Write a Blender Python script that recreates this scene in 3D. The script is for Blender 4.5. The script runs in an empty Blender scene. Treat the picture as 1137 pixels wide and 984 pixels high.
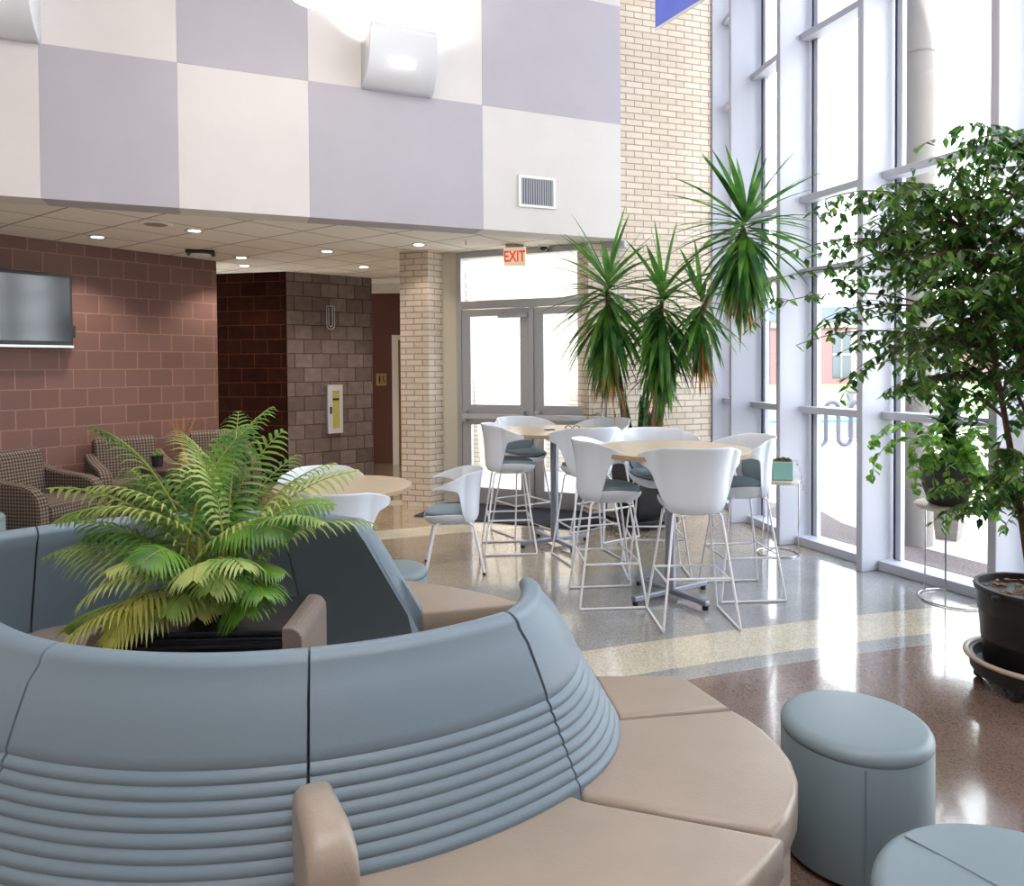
import bpy, bmesh, math, random
from mathutils import Vector, Matrix
random.seed(7)
PI = math.pi
sc = bpy.context.scene
COL = sc.collection
R = math.radians

# ------------------------------------------------------------ camera, world, light
f, pit, rol = 800.0, R(1.2), R(0.4)
F = Vector((0, math.cos(pit), -math.sin(pit)))
r0 = Vector((1, 0, 0)); u0 = r0.cross(F)
rr = r0*math.cos(rol)-u0*math.sin(rol); uu = r0*math.sin(rol)+u0*math.cos(rol)
cam_d = bpy.data.cameras.new('camera'); cam = bpy.data.objects.new('camera', cam_d); COL.objects.link(cam)
cam.matrix_world = Matrix(((rr.x, uu.x, -F.x, 0), (rr.y, uu.y, -F.y, 0), (rr.z, uu.z, -F.z, 1.6), (0, 0, 0, 1)))
cam_d.sensor_fit = 'HORIZONTAL'; cam_d.sensor_width = 36; cam_d.lens = f*36/1137
cam_d.shift_y = -(492-(407+f*math.tan(pit)))/1137
cam_d.clip_start = .05; cam_d.clip_end = 400
sc.camera = cam
sc.view_settings.view_transform = 'Standard'; sc.view_settings.look = 'None'
sc.view_settings.gamma = 1; sc.view_settings.use_curve_mapping = False
sc.view_settings.exposure = 1.15

w = bpy.data.worlds.new('sky'); sc.world = w; w.use_nodes = True
nt = w.node_tree; nt.nodes.clear()
wo = nt.nodes.new('ShaderNodeOutputWorld'); bg = nt.nodes.new('ShaderNodeBackground')
tc = nt.nodes.new('ShaderNodeTexCoord'); sx = nt.nodes.new('ShaderNodeSeparateXYZ'); rp = nt.nodes.new('ShaderNodeValToRGB')
rp.color_ramp.elements[0].position = .45; rp.color_ramp.elements[0].color = (.93, .965, 1, 1)
rp.color_ramp.elements[1].position = 1; rp.color_ramp.elements[1].color = (.62, .76, 1, 1)
nt.links.new(tc.outputs['Generated'], sx.inputs[0]); nt.links.new(sx.outputs['Z'], rp.inputs[0])
nt.links.new(rp.outputs[0], bg.inputs[0]); bg.inputs[1].default_value = 3.6
nt.links.new(bg.outputs[0], wo.inputs[0])

def light(name, kind, loc, energy, color=(1, 1, 1), size=.1, sizey=None, rot=(0, 0, 0), spot=None):
    l = bpy.data.lights.new(name, kind); l.energy = energy; l.color = color
    if kind == 'AREA':
        l.size = size
        if sizey: l.shape = 'RECTANGLE'; l.size_y = sizey
    elif kind == 'SUN': l.angle = size
    else: l.shadow_soft_size = size
    if spot: l.spot_size = spot; l.spot_blend = .6
    o = bpy.data.objects.new(name, l); COL.objects.link(o); o.location = loc; o.rotation_euler = rot
    return o
sun = light('sun', 'SUN', (0, 0, 30), 7.0, (1, .95, .86), R(.6))
sun.rotation_euler = Vector((.12, 1, -2.1)).to_track_quat('-Z', 'Y').to_euler()
# added overhead fill that lifts the ambient light on faces toward the camera
light('overhead_fill_light', 'AREA', (.3, -.6, 7.4), 190, (1, .98, .97), 5, 6)

# ------------------------------------------------------------ materials
def lin(c):
    return tuple((x/255/12.92 if x/255 <= .04045 else ((x/255+.055)/1.055)**2.4) for x in c)+(1,)
def new_mat(name):
    m = bpy.data.materials.new(name); m.use_nodes = True
    n = m.node_tree; b = n.nodes['Principled BSDF']
    return m, n, b
def mat(name, c, rough=.5, metal=0, spec=.5, noise=0, nscale=40, bump=0, bscale=200, coat=0, emit=None, es=1, c2=None):
    m, n, b = new_mat(name)
    b.inputs['Base Color'].default_value = lin(c); b.inputs['Roughness'].default_value = rough
    b.inputs['Metallic'].default_value = metal; b.inputs['Specular IOR Level'].default_value = spec
    b.inputs['Coat Weight'].default_value = coat
    if emit: b.inputs['Emission Color'].default_value = lin(emit); b.inputs['Emission Strength'].default_value = es
    co = None
    if noise or bump: co = n.nodes.new('ShaderNodeTexCoord')
    if noise:
        t = n.nodes.new('ShaderNodeTexNoise'); t.inputs['Scale'].default_value = nscale; t.inputs['Detail'].default_value = 4
        n.links.new(co.outputs['Object'], t.inputs['Vector'])
        r = n.nodes.new('ShaderNodeValToRGB'); r.color_ramp.elements[0].position = .3; r.color_ramp.elements[1].position = .7
        a = lin(c2) if c2 else tuple(x*(1-noise) for x in lin(c)[:3])+(1,)
        r.color_ramp.elements[0].color = a; r.color_ramp.elements[1].color = lin(c)
        n.links.new(t.outputs['Fac'], r.inputs[0]); n.links.new(r.outputs[0], b.inputs['Base Color'])
    if bump:
        t = n.nodes.new('ShaderNodeTexNoise'); t.inputs['Scale'].default_value = bscale; t.inputs['Detail'].default_value = 3
        n.links.new(co.outputs['Object'], t.inputs['Vector'])
        bp = n.nodes.new('ShaderNodeBump'); bp.inputs['Strength'].default_value = bump; bp.inputs['Distance'].default_value = .002
        n.links.new(t.outputs['Fac'], bp.inputs['Height']); n.links.new(bp.outputs[0], b.inputs['Normal'])
    return m
def brick_mat(name, c1, c2, mortar, bw, rh, ms, rough, bump=.6, speck=None, offset=.5, spec=.5):
    m, n, b = new_mat(name)
    uv = n.nodes.new('ShaderNodeUVMap'); t = n.nodes.new('ShaderNodeTexBrick')
    t.inputs['Scale'].default_value = 1; t.inputs['Brick Width'].default_value = bw; t.inputs['Row Height'].default_value = rh
    t.inputs['Mortar Size'].default_value = ms; t.inputs['Color1'].default_value = lin(c1); t.inputs['Color2'].default_value = lin(c2)
    t.inputs['Mortar'].default_value = lin(mortar); t.inputs['Mortar Smooth'].default_value = .1; t.offset = offset; t.inputs['Bias'].default_value = 0
    n.links.new(uv.outputs[0], t.inputs['Vector'])
    out = t.outputs['Color']
    if speck:
        no = n.nodes.new('ShaderNodeTexNoise'); no.inputs['Scale'].default_value = speck[0]; no.inputs['Detail'].default_value = 3
        n.links.new(uv.outputs[0], no.inputs['Vector'])
        rp = n.nodes.new('ShaderNodeValToRGB'); rp.color_ramp.elements[0].position = .4; rp.color_ramp.elements[1].position = .62
        rp.color_ramp.elements[0].color = (speck[1],)*3+(1,); rp.color_ramp.elements[1].color = (1, 1, 1, 1)
        n.links.new(no.outputs['Fac'], rp.inputs[0])
        mx = n.nodes.new('ShaderNodeMix'); mx.data_type = 'RGBA'; mx.blend_type = 'MULTIPLY'; mx.inputs[0].default_value = 1
        n.links.new(out, mx.inputs[6]); n.links.new(rp.outputs[0], mx.inputs[7]); out = mx.outputs[2]
    n.links.new(out, b.inputs['Base Color'])
    b.inputs['Roughness'].default_value = rough; b.inputs['Specular IOR Level'].default_value = spec
    bp = n.nodes.new('ShaderNodeBump'); bp.inputs['Strength'].default_value = bump; bp.inputs['Distance'].default_value = .004; bp.invert = True
    n.links.new(t.outputs['Fac'], bp.inputs['Height']); n.links.new(bp.outputs[0], b.inputs['Normal'])
    return m
def leaf_mat(name, c, c2, trans=.35, rough=.4, nscale=6):
    m, n, b = new_mat(name)
    co = n.nodes.new('ShaderNodeTexCoord'); t = n.nodes.new('ShaderNodeTexNoise'); t.inputs['Scale'].default_value = nscale
    n.links.new(co.outputs['Object'], t.inputs['Vector'])
    r = n.nodes.new('ShaderNodeValToRGB'); r.color_ramp.elements[0].position = .38; r.color_ramp.elements[1].position = .62
    r.color_ramp.elements[0].color = lin(c2); r.color_ramp.elements[1].color = lin(c)
    n.links.new(t.outputs['Fac'], r.inputs[0]); n.links.new(r.outputs[0], b.inputs['Base Color'])
    b.inputs['Roughness'].default_value = rough
    tr = n.nodes.new('ShaderNodeBsdfTranslucent'); n.links.new(r.outputs[0], tr.inputs['Color'])
    mx = n.nodes.new('ShaderNodeMixShader'); mx.inputs[0].default_value = trans
    o = n.nodes['Material Output']
    n.links.new(b.outputs[0], mx.inputs[1]); n.links.new(tr.outputs[0], mx.inputs[2]); n.links.new(mx.outputs[0], o.inputs[0])
    return m
def glass_mat(name, tint=(1, 1, 1), refl=.06):
    m = bpy.data.materials.new(name); m.use_nodes = True; n = m.node_tree; n.nodes.clear()
    o = n.nodes.new('ShaderNodeOutputMaterial'); g = n.nodes.new('ShaderNodeBsdfGlossy'); g.inputs['Roughness'].default_value = .02
    t = n.nodes.new('ShaderNodeBsdfTransparent'); t.inputs[0].default_value = tint+(1,)
    lw = n.nodes.new('ShaderNodeLayerWeight'); lw.inputs[0].default_value = .5
    pw = n.nodes.new('ShaderNodeMath'); pw.operation = 'POWER'; pw.inputs[1].default_value = 4; n.links.new(lw.outputs['Facing'], pw.inputs[0])
    fr = n.nodes.new('ShaderNodeMath'); fr.operation = 'MULTIPLY_ADD'; fr.inputs[1].default_value = .5; fr.inputs[2].default_value = .03; n.links.new(pw.outputs[0], fr.inputs[0])
    mx = n.nodes.new('ShaderNodeMixShader')
    n.links.new(fr.outputs[0], mx.inputs[0]); n.links.new(t.outputs[0], mx.inputs[1]); n.links.new(g.outputs[0], mx.inputs[2]); n.links.new(mx.outputs[0], o.inputs[0])
    return m
def floor_mat():
    m, n, b = new_mat('polished terrazzo')
    ge = n.nodes.new('ShaderNodeTexCoord')
    ds = n.nodes.new('ShaderNodeVectorMath'); ds.operation = 'DISTANCE'; ds.inputs[1].default_value = (7.1, -14.8, 0)
    n.links.new(ge.outputs['Object'], ds.inputs[0])
    mr = n.nodes.new('ShaderNodeMapRange'); mr.inputs['From Min'].default_value = 15; mr.inputs['From Max'].default_value = 27
    n.links.new(ds.outputs['Value'], mr.inputs[0])
    rp = n.nodes.new('ShaderNodeValToRGB'); cr = rp.color_ramp; cr.interpolation = 'CONSTANT'
    brown, grey, cream, beige = (128, 106, 96), (158, 158, 158), (214, 204, 182), (166, 150, 132)
    P = lambda r: (r-15)/12
    stops = [(15, brown), (19.42, grey), (19.56, cream), (19.93, grey), (21.3, (172, 160, 142)), (22.0, beige), (23.0, cream), (23.36, (168, 150, 124)), (24.6, cream), (24.9, (150, 130, 104))]
    cr.elements[0].position = 0; cr.elements[0].color = lin(brown)
    cr.elements[1].position = P(19.42); cr.elements[1].color = lin(grey)
    for r, c in stops[2:]:
        e = cr.elements.new(P(r)); e.color = lin(c)
    n.links.new(mr.outputs[0], rp.inputs[0])
    vo = n.nodes.new('ShaderNodeTexVoronoi'); vo.inputs['Scale'].default_value = 150
    n.links.new(ge.outputs['Object'], vo.inputs['Vector'])
    sp = n.nodes.new('ShaderNodeSeparateColor'); n.links.new(vo.outputs['Color'], sp.inputs[0])
    r2 = n.nodes.new('ShaderNodeValToRGB'); r2.color_ramp.elements[0].color = (.5, .48, .45, 1); r2.color_ramp.elements[0].position = .1
    r2.color_ramp.elements[1].color = (1.0, 1.0, 1.0, 1); r2.color_ramp.elements[1].position = .75
    n.links.new(sp.outputs[0], r2.inputs[0])
    no = n.nodes.new('ShaderNodeTexNoise'); no.inputs['Scale'].default_value = 2.5; no.inputs['Detail'].default_value = 5
    n.links.new(ge.outputs['Object'], no.inputs['Vector'])
    r3 = n.nodes.new('ShaderNodeValToRGB'); r3.color_ramp.elements[0].color = (.82, .82, .82, 1); r3.color_ramp.elements[0].position = .3
    r3.color_ramp.elements[1].position = .7
    n.links.new(no.outputs['Fac'], r3.inputs[0])
    m1 = n.nodes.new('ShaderNodeMix'); m1.data_type = 'RGBA'; m1.blend_type = 'MULTIPLY'; m1.inputs[0].default_value = .75
    n.links.new(rp.outputs[0], m1.inputs[6]); n.links.new(r2.outputs[0], m1.inputs[7])
    m2 = n.nodes.new('ShaderNodeMix'); m2.data_type = 'RGBA'; m2.blend_type = 'MULTIPLY'; m2.inputs[0].default_value = 1
    n.links.new(m1.outputs[2], m2.inputs[6]); n.links.new(r3.outputs[0], m2.inputs[7])
    n.links.new(m2.outputs[2], b.inputs['Base Color'])
    b.inputs['Roughness'].default_value = .14; b.inputs['Specular IOR Level'].default_value = 1.0; b.inputs['Coat Weight'].default_value = .3; b.inputs['Coat Roughness'].default_value = .05
    bp = n.nodes.new('ShaderNodeBump'); bp.inputs['Strength'].default_value = .035; bp.inputs['Distance'].default_value = .02
    n4 = n.nodes.new('ShaderNodeTexNoise'); n4.inputs['Scale'].default_value = 5; n.links.new(ge.outputs['Object'], n4.inputs['Vector'])
    n.links.new(n4.outputs['Fac'], bp.inputs['Height']); n.links.new(bp.outputs[0], b.inputs['Normal'])
    return m
def plaid_mat():
    m, n, b = new_mat('brown plaid tweed')
    uv = n.nodes.new('ShaderNodeUVMap'); s = n.nodes.new('ShaderNodeSeparateXYZ'); n.links.new(uv.outputs[0], s.inputs[0])
    outs = []
    for k, ax in enumerate(('X', 'Y')):
        a = n.nodes.new('ShaderNodeMath'); a.operation = 'MULTIPLY'; a.inputs[1].default_value = 2*PI/.03; n.links.new(s.outputs[ax], a.inputs[0])
        c = n.nodes.new('ShaderNodeMath'); c.operation = 'SINE'; n.links.new(a.outputs[0], c.inputs[0]); outs.append(c)
    ad = n.nodes.new('ShaderNodeMath'); ad.operation = 'ADD'; n.links.new(outs[0].outputs[0], ad.inputs[0]); n.links.new(outs[1].outputs[0], ad.inputs[1])
    mr = n.nodes.new('ShaderNodeMapRange'); mr.inputs['From Min'].default_value = -2; mr.inputs['From Max'].default_value = 2; n.links.new(ad.outputs[0], mr.inputs[0])
    rp = n.nodes.new('ShaderNodeValToRGB'); rp.color_ramp.elements[0].position = .3; rp.color_ramp.elements[0].color = lin((62, 51, 46))
    rp.color_ramp.elements[1].position = .9; rp.color_ramp.elements[1].color = lin((126, 115, 104))
    n.links.new(mr.outputs[0], rp.inputs[0]); n.links.new(rp.outputs[0], b.inputs['Base Color']); b.inputs['Roughness'].default_value = .9
    b.inputs['Specular IOR Level'].default_value = .1
    return m
def tile_mat():
    m = brick_mat('ceiling tile', (236, 230, 222), (230, 224, 214), (166, 158, 150), .61, .61, .012, .9, .3, offset=0)
    return m
M = {}
M['cream_panel'] = mat('cream acoustic fabric', (220, 215, 214), .95, spec=.1, noise=.04, nscale=3, bump=.3, bscale=300)
M['lav_panel'] = mat('lavender grey acoustic fabric', (184, 180, 189), .95, spec=.1, noise=.04, nscale=3, bump=.3, bscale=300)
M['cream_brick'] = brick_mat('cream brick', (216, 202, 186), (204, 188, 170), (154, 136, 122), .205, .068, .006, .75, .5, (14, .93))
M['brown_block'] = brick_mat('brown ground face block', (136, 98, 90), (124, 88, 80), (164, 126, 112), .27, .2, .006, .6, .35, (140, .55))
M['sheen_glazed_block'] = brick_mat('dark glazed block', (124, 110, 108), (96, 82, 80), (44, 28, 26), .26, .2, .006, .3, .6, (9, .8))  # base colour lightened to carry the wall's reflected sheen
M['shaded_recess_block'] = brick_mat('shade darkened brown block', (34, 18, 13), (28, 14, 10), (58, 32, 20), .4, .2, .006, .8, .4, (9, .8), spec=0)  # near-black base colour carries the shade of the recess
M['far_brown'] = mat('dark brown wall', (92, 52, 36), .6)
M['tile'] = tile_mat()
M['floor'] = floor_mat()
M['white_wall'] = mat('warm white paint', (226, 220, 210), .8)
M['beige'] = mat('beige paint', (202, 192, 172), .6)
M['alu_white'] = mat('pale painted aluminium', (186, 187, 198), .4, spec=.4)
M['alu'] = mat('brushed aluminium', (172, 172, 176), .38, metal=.4)
M['steel'] = mat('satin steel', (190, 190, 194), .28, metal=.9)
M['chrome'] = mat('chrome', (214, 214, 220), .15, metal=1)
M['gasket'] = mat('dark gasket', (54, 60, 84), .5)
M['glass'] = glass_mat('window glass', (.97, .99, 1.0))
M['blue_vinyl'] = mat('pale blue upholstery', (112, 127, 139), .42, spec=.4, bump=.15, bscale=400)
M['blue_stool'] = mat('pale blue grey vinyl', (116, 131, 139), .4, spec=.45, bump=.15, bscale=400)
M['taupe'] = mat('taupe leather', (152, 137, 124), .36, spec=.5, noise=.08, nscale=8, bump=.3, bscale=120)
M['taupe_base'] = mat('taupe leather base', (164, 151, 138), .45, spec=.4, bump=.2, bscale=120)
M['tweed'] = mat('grey brown tweed', (136, 122, 114), .9, spec=.1, noise=.3, nscale=220)
M['planter_black'] = mat('black plastic', (22, 24, 30), .3)
M['black'] = mat('black plastic matt', (26, 25, 28), .38)
M['charcoal_pot'] = mat('charcoal pot', (62, 57, 56), .6, noise=.15, nscale=60)
M['soil'] = mat('bark chips soil', (74, 54, 38), .95, noise=.5, nscale=60, c2=(140, 108, 76))
M['chip'] = mat('bark chip', (150, 112, 76), .9, noise=.3, nscale=40)
M['shell'] = mat('glossy white plastic shell', (222, 228, 238), .18, spec=.5)
M['pad'] = mat('grey blue seat fabric', (134, 150, 160), .8, spec=.2, bump=.2, bscale=400)
M['wire'] = mat('white powder coated steel', (228, 228, 234), .3)
M['table_wood'] = mat('pale oak laminate', (200, 182, 158), .3, noise=.06, nscale=5)
M['table_edge'] = mat('oak edge band', (172, 144, 114), .45)
M['table_post'] = mat('grey silver post', (150, 154, 168), .32, metal=.7)
M['plaid'] = plaid_mat()
M['dark_wood'] = mat('dark wood', (62, 38, 28), .4)
M['screen'] = mat('tv screen', (24, 28, 38), .12, spec=.8)
M['exit_face'] = mat('exit sign face', (226, 206, 178), .5, emit=(226, 206, 178), es=.25)
M['exit_red'] = mat('exit letters', (206, 52, 30), .5, emit=(206, 52, 30), es=.4)
M['banner'] = leaf_mat('blue banner', (150, 160, 216), (146, 156, 212), .65, .8)
M['precast'] = mat('precast concrete', (128, 121, 114), .85, noise=.05, nscale=6)
M['white'] = mat('white', (240, 240, 240), .5)
M['sconce'] = mat('white metal sconce', (226, 228, 234), .35)
M['lamp_glow'] = mat('lamp glow', (255, 250, 240), .5, emit=(255, 250, 242), es=5)
M['down_glow'] = mat('downlight lamp glow', (255, 240, 215), .5, emit=(255, 238, 210), es=5)
M['concrete'] = mat('sunlit concrete', (196, 190, 180), .9, noise=.08, nscale=1.5)
M['aggregate'] = mat('exposed aggregate', (112, 94, 90), .9, noise=.6, nscale=60, c2=(54, 44, 42))
M['grass'] = mat('lawn', (92, 112, 66), .95, noise=.15, nscale=1.2)
M['red_brick'] = brick_mat('red brick', (118, 86, 86), (112, 82, 82), (124, 96, 94), .6, .2, .02, .9, .1)
M['stone_trim'] = mat('pale stone trim', (176, 166, 158), .8)
M['roof'] = mat('grey metal roof', (84, 92, 104), .5)
M['dark_glass'] = mat('dark window glass', (52, 62, 70), .1, spec=.8)
M['bollard'] = mat('grey bollard', (104, 102, 104), .8)
M['rack'] = mat('galvanised tube', (50, 52, 66), .4)
M['blue_top'] = mat('blue coated metal', (60, 110, 160), .5)
M['mat_'] = mat('dark entrance mat', (62, 62, 68), .95, spec=.05, noise=.2, nscale=150)
M['teal'] = mat('mint ceramic', (146, 200, 192), .4)
M['palm_green'] = leaf_mat('palm leaf green', (112, 156, 56), (60, 108, 40), .35)
M['palm_pale'] = leaf_mat('palm leaf pale', (190, 202, 124), (136, 170, 84), .4)
M['palm_yellow'] = leaf_mat('palm leaf yellowing', (206, 200, 112), (160, 160, 72), .35)
M['palm_stem'] = mat('palm stem', (136, 140, 62), .5)
M['yucca'] = leaf_mat('sword leaf', (98, 146, 58), (44, 94, 44), .5, .35, 4)
M['dead'] = leaf_mat('dead leaf', (188, 138, 84), (132, 90, 52), .3, .8)
M['cane'] = mat('cane bark', (150, 122, 96), .9, noise=.4, nscale=40)
M['snake'] = leaf_mat('snake plant leaf', (86, 130, 58), (30, 66, 40), .15, .4, 30)
M['ficus'] = leaf_mat('ficus leaf', (92, 136, 54), (44, 88, 38), .5, .28, 9)
M['bark'] = mat('ficus bark', (104, 78, 60), .9, noise=.35, nscale=30)
M['pothos'] = leaf_mat('vine leaf', (150, 192, 78), (88, 142, 50), .5, .35, 14)
M['dracaena'] = leaf_mat('broad leaf', (40, 96, 36), (22, 60, 28), .35, .3, 10)
M['ring'] = mat('beige trim ring', (176, 160, 144), .5)
M['marble'] = mat('pale round top', (202, 190, 176), .3)
M['phone'] = mat('dark phone', (40, 40, 48), .3)
M['gold_sign'] = mat('tan sign', (180, 146, 96), .5)
M['yellow_panel'] = mat('yellow green cabinet window', (170, 168, 84), .3)
M['vent_dark'] = mat('vent shadow', (92, 92, 98), .7)

# ------------------------------------------------------------ mesh helpers
def B(): return bmesh.new()
def box(bm, a, b, rot=0, loc=(0, 0, 0)):
    """axis box from corner a to corner b, turned about z then moved"""
    vs = []
    c, s = math.cos(rot), math.sin(rot)
    for x in (a[0], b[0]):
        for y in (a[1], b[1]):
            for z in (a[2], b[2]):
                vs.append(bm.verts.new((x*c-y*s+loc[0], x*s+y*c+loc[1], z+loc[2])))
    for q in ((0, 1, 3, 2), (4, 6, 7, 5), (0, 4, 5, 1), (2, 3, 7, 6), (0, 2, 6, 4), (1, 5, 7, 3)):
        bm.faces.new([vs[i] for i in q])
    return bm
def grid(bm, rows, cu=False, cv=False, flip=False):
    """rows of points -> quads; cu closes each row, cv closes the rows"""
    V = [[bm.verts.new(p) for p in r] for r in rows]
    nr, nc = len(V), len(V[0])
    for i in range(nr if cv else nr-1):
        for j in range(nc if cu else nc-1):
            q = [V[i][j], V[i][(j+1) % nc], V[(i+1) % nr][(j+1) % nc], V[(i+1) % nr][j]]
            if flip: q.reverse()
            try: bm.faces.new(q)
            except ValueError: pass
    return V
def tube(bm, pts, r, n=8, closed=False, radii=None):
    pts = [Vector(p) for p in pts]
    m = len(pts); rows = []; up = Vector((0, 0, 1)); prev = None
    for i, p in enumerate(pts):
        if closed: t = pts[(i+1) % m]-pts[i-1]
        else: t = pts[min(i+1, m-1)]-pts[max(i-1, 0)]
        if t.length < 1e-9: t = Vector((0, 0, 1))
        t.normalize()
        if prev is None:
            a = up if abs(t.z) < .9 else Vector((1, 0, 0))
            u = t.cross(a).normalized()
        else:
            u = prev-t*prev.dot(t)
            u = u.normalized() if u.length > 1e-6 else t.orthogonal().normalized()
        prev = u; v = t.cross(u)
        rad = radii[i] if radii else r
        rows.append([p+u*math.cos(2*PI*k/n)*rad+v*math.sin(2*PI*k/n)*rad for k in range(n)])
    V = grid(bm, rows, cu=True, cv=closed)
    if not closed:
        bm.faces.new(V[0][::-1]); bm.faces.new(V[-1])
    return bm
def lathe(bm, prof, n=40, loc=(0, 0, 0)):
    rows = []
    for r, z in prof:
        rows.append([(loc[0]+max(r, 1e-4)*math.cos(2*PI*k/n), loc[1]+max(r, 1e-4)*math.sin(2*PI*k/n), loc[2]+z) for k in range(n)])
    V = grid(bm, rows, cu=True)
    bm.faces.new(V[0][::-1]); bm.faces.new(V[-1])
    return bm
def prism(bm, pts, z0, z1):
    a = [bm.verts.new((x, y, z0)) for x, y in pts]; b = [bm.verts.new((x, y, z1)) for x, y in pts]
    n = len(pts)
    for i in range(n): bm.faces.new((a[i], a[(i+1) % n], b[(i+1) % n], b[i]))
    bm.faces.new(a[::-1]); bm.faces.new(b)
    return bm
def inset(pts, d):
    n = len(pts); out = []
    area = sum(pts[i][0]*pts[(i+1) % n][1]-pts[(i+1) % n][0]*pts[i][1] for i in range(n))
    sg = 1 if area > 0 else -1
    for i in range(n):
        p0, p, p1 = Vector(pts[i-1]), Vector(pts[i]), Vector(pts[(i+1) % n])
        e0 = (p-p0).normalized(); e1 = (p1-p).normalized()
        n0 = Vector((-e0.y, e0.x))*sg; n1 = Vector((-e1.y, e1.x))*sg
        k = n0+n1
        k = k/max(k.dot(n0), .35) if k.length > 1e-6 else n0
        out.append(tuple(p+k*d))
    return out
def cushion(bm, pts, z0, z1, r=.03, dome=.008):
    rows = [[(x, y, z0) for x, y in inset(pts, .006)], [(x, y, z0+.01) for x, y in pts]]
    for k in range(6):
        a = k/5*PI/2
        ins = r*(1-math.cos(a)); z = z1-r+r*math.sin(a)
        rows.append([(x, y, z) for x, y in inset(pts, ins)])
    V = grid(bm, rows, cu=True); bm.faces.new(V[0][::-1]); bm.faces.new(V[-1])
    return bm
def side_prism(bm, prof, w0, w1, axis='y'):
    """profile in x,z extruded along y"""
    a = [bm.verts.new((x, w0, z)) for x, z in prof]; b = [bm.verts.new((x, w1, z)) for x, z in prof]
    n = len(prof)
    for i in range(n): bm.faces.new((a[i], a[(i+1) % n], b[(i+1) % n], b[i]))
    bm.faces.new(a[::-1]); bm.faces.new(b)
    return bm
def setuv(me, loc=(0, 0, 0)):
    uv = me.uv_layers.new(name='UVMap')
    for p in me.polygons:
        n = p.normal
        if abs(n.z) < .7:
            t = Vector((-n.y, n.x, 0)); t.normalize()
            if t.x < -1e-3 or (abs(t.x) < 1e-3 and t.y < 0): t = -t
            for li in p.loop_indices:
                co = me.vertices[me.loops[li].vertex_index].co
                uv.data[li].uv = (co.dot(t)+40, co.z+40)
        else:
            for li in p.loop_indices:
                co = me.vertices[me.loops[li].vertex_index].co
                uv.data[li].uv = (co.x+40, co.y+40)
def obj(name, bm, m, parent=None, smooth=True, bevel=0, seg=2, loc=None, sub=0, solid=0, angle=40, norm=True):
    if norm: bmesh.ops.recalc_face_normals(bm, faces=bm.faces)
    me = bpy.data.meshes.new(name); bm.to_mesh(me); bm.free()
    for mm in (m if isinstance(m, (list, tuple)) else [m]): me.materials.append(mm)
    setuv(me)
    o = bpy.data.objects.new(name, me); COL.objects.link(o)
    if smooth:
        me.shade_smooth()
        me.set_sharp_from_angle(angle=R(angle))
    if solid:
        md = o.modifiers.new('solid', 'SOLIDIFY'); md.thickness = solid; md.offset = 0
    if bevel:
        md = o.modifiers.new('bevel', 'BEVEL'); md.width = bevel; md.segments = seg; md.limit_method = 'ANGLE'; md.angle_limit = R(35)
    if sub:
        md = o.modifiers.new('sub', 'SUBSURF'); md.levels = sub; md.render_levels = sub
    if parent: o.parent = parent
    if loc: o.location = loc
    return o
def tag(o, label, cat, group=None, kind=None):
    o['label'] = label; o['category'] = cat
    if group: o['group'] = group
    if kind: o['kind'] = kind
    return o
def thing(name, label, cat, loc=(0, 0, 0), rz=0, group=None):
    o = bpy.data.objects.new(name, None); COL.objects.link(o); o.location = loc; o.rotation_euler = (0, 0, rz)
    return tag(o, label, cat, group)
def struct(o):
    o['kind'] = 'structure'; return o
def sempty(name, loc=(0, 0, 0), rz=0):
    o = bpy.data.objects.new(name, None); COL.objects.link(o); o.location = loc; o.rotation_euler = (0, 0, rz); return struct(o)
def dup(root, label, loc=None, rz=None):
    r = root.copy(); COL.objects.link(r); r['label'] = label
    if loc: r.location = loc
    if rz is not None: r.rotation_euler = (0, 0, rz)
    for ch in list(root.children):
        c = ch.copy(); COL.objects.link(c); c.parent = r
        for g in ch.children:
            d = g.copy(); COL.objects.link(d); d.parent = c
    return r
def wall(name, A, Bp, z0, z1, th, m, side=1):
    """wall whose visible face runs A->B; thickness goes to the left of A->B when side=1"""
    A, Bp = Vector(A), Vector(Bp); d = (Bp-A).normalized(); n = Vector((-d.y, d.x))*side*th
    bm = prism(B(), [A, Bp, Bp+n, A+n], z0, z1)
    return struct(obj(name, bm, m, smooth=False))

# ------------------------------------------------------------ room shell
ZC = 2.93; ZT = 7.6
struct(obj('floor', prism(B(), [(-7.2, -5.2), (6.9, -5.2), (6.0, -1.0), (4.95, 1.3), (3.92, 3.8), (3.45, 4.7), (3.03, 5.6), (2.7, 6.45), (2.57, 7.3), (2.55, 8.3), (.9, 8.15), (-.9, 8.8), (-1.0, 12.6), (-7.2, 12.6)], -.12, 0), M['floor'], smooth=False))
PA, PB = Vector((-3.9, 5.52)), Vector((1.155, 7.595)); pd = (PB-PA).normalized(); pn = Vector((-pd.y, pd.x))
def pp(x): return PA+pd*((x-PA.x)/pd.x)
xs = [-6.9, -5.6, -4.55, -3.648, -2.745, -1.775, -.268, 1.155]
rows_z = [ZC, 4.125, 5.345, 6.5, ZT]
wp = sempty('wall_upper')
for r in range(4):
    for c in range(7):
        lav = (c+r) % 2 == 1
        # c=3 spans -3.648..-2.745 (lavender on the lowest row)
        a, b = pp(xs[c]), pp(xs[c+1])
        bm = prism(B(), [a, b, b+pn*.28, a+pn*.28], rows_z[r], rows_z[r+1])
        obj('acoustic_panel', bm, M['lav_panel'] if lav else M['cream_panel'], wp, smooth=False, bevel=.003)
wall('wall_backing', pp(-6.9)+pn*.28, pp(1.155)+pn*.28, ZC+.16, ZT, .1, M['white_wall'])
# brick wall beside the entrance, running from the doors to the window wall
BWa, BWb = Vector((.82, 7.70)), Vector((2.30, 8.17))
wall('wall_brick', BWa, BWb, 0, ZT, .3, M['cream_brick'])
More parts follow.
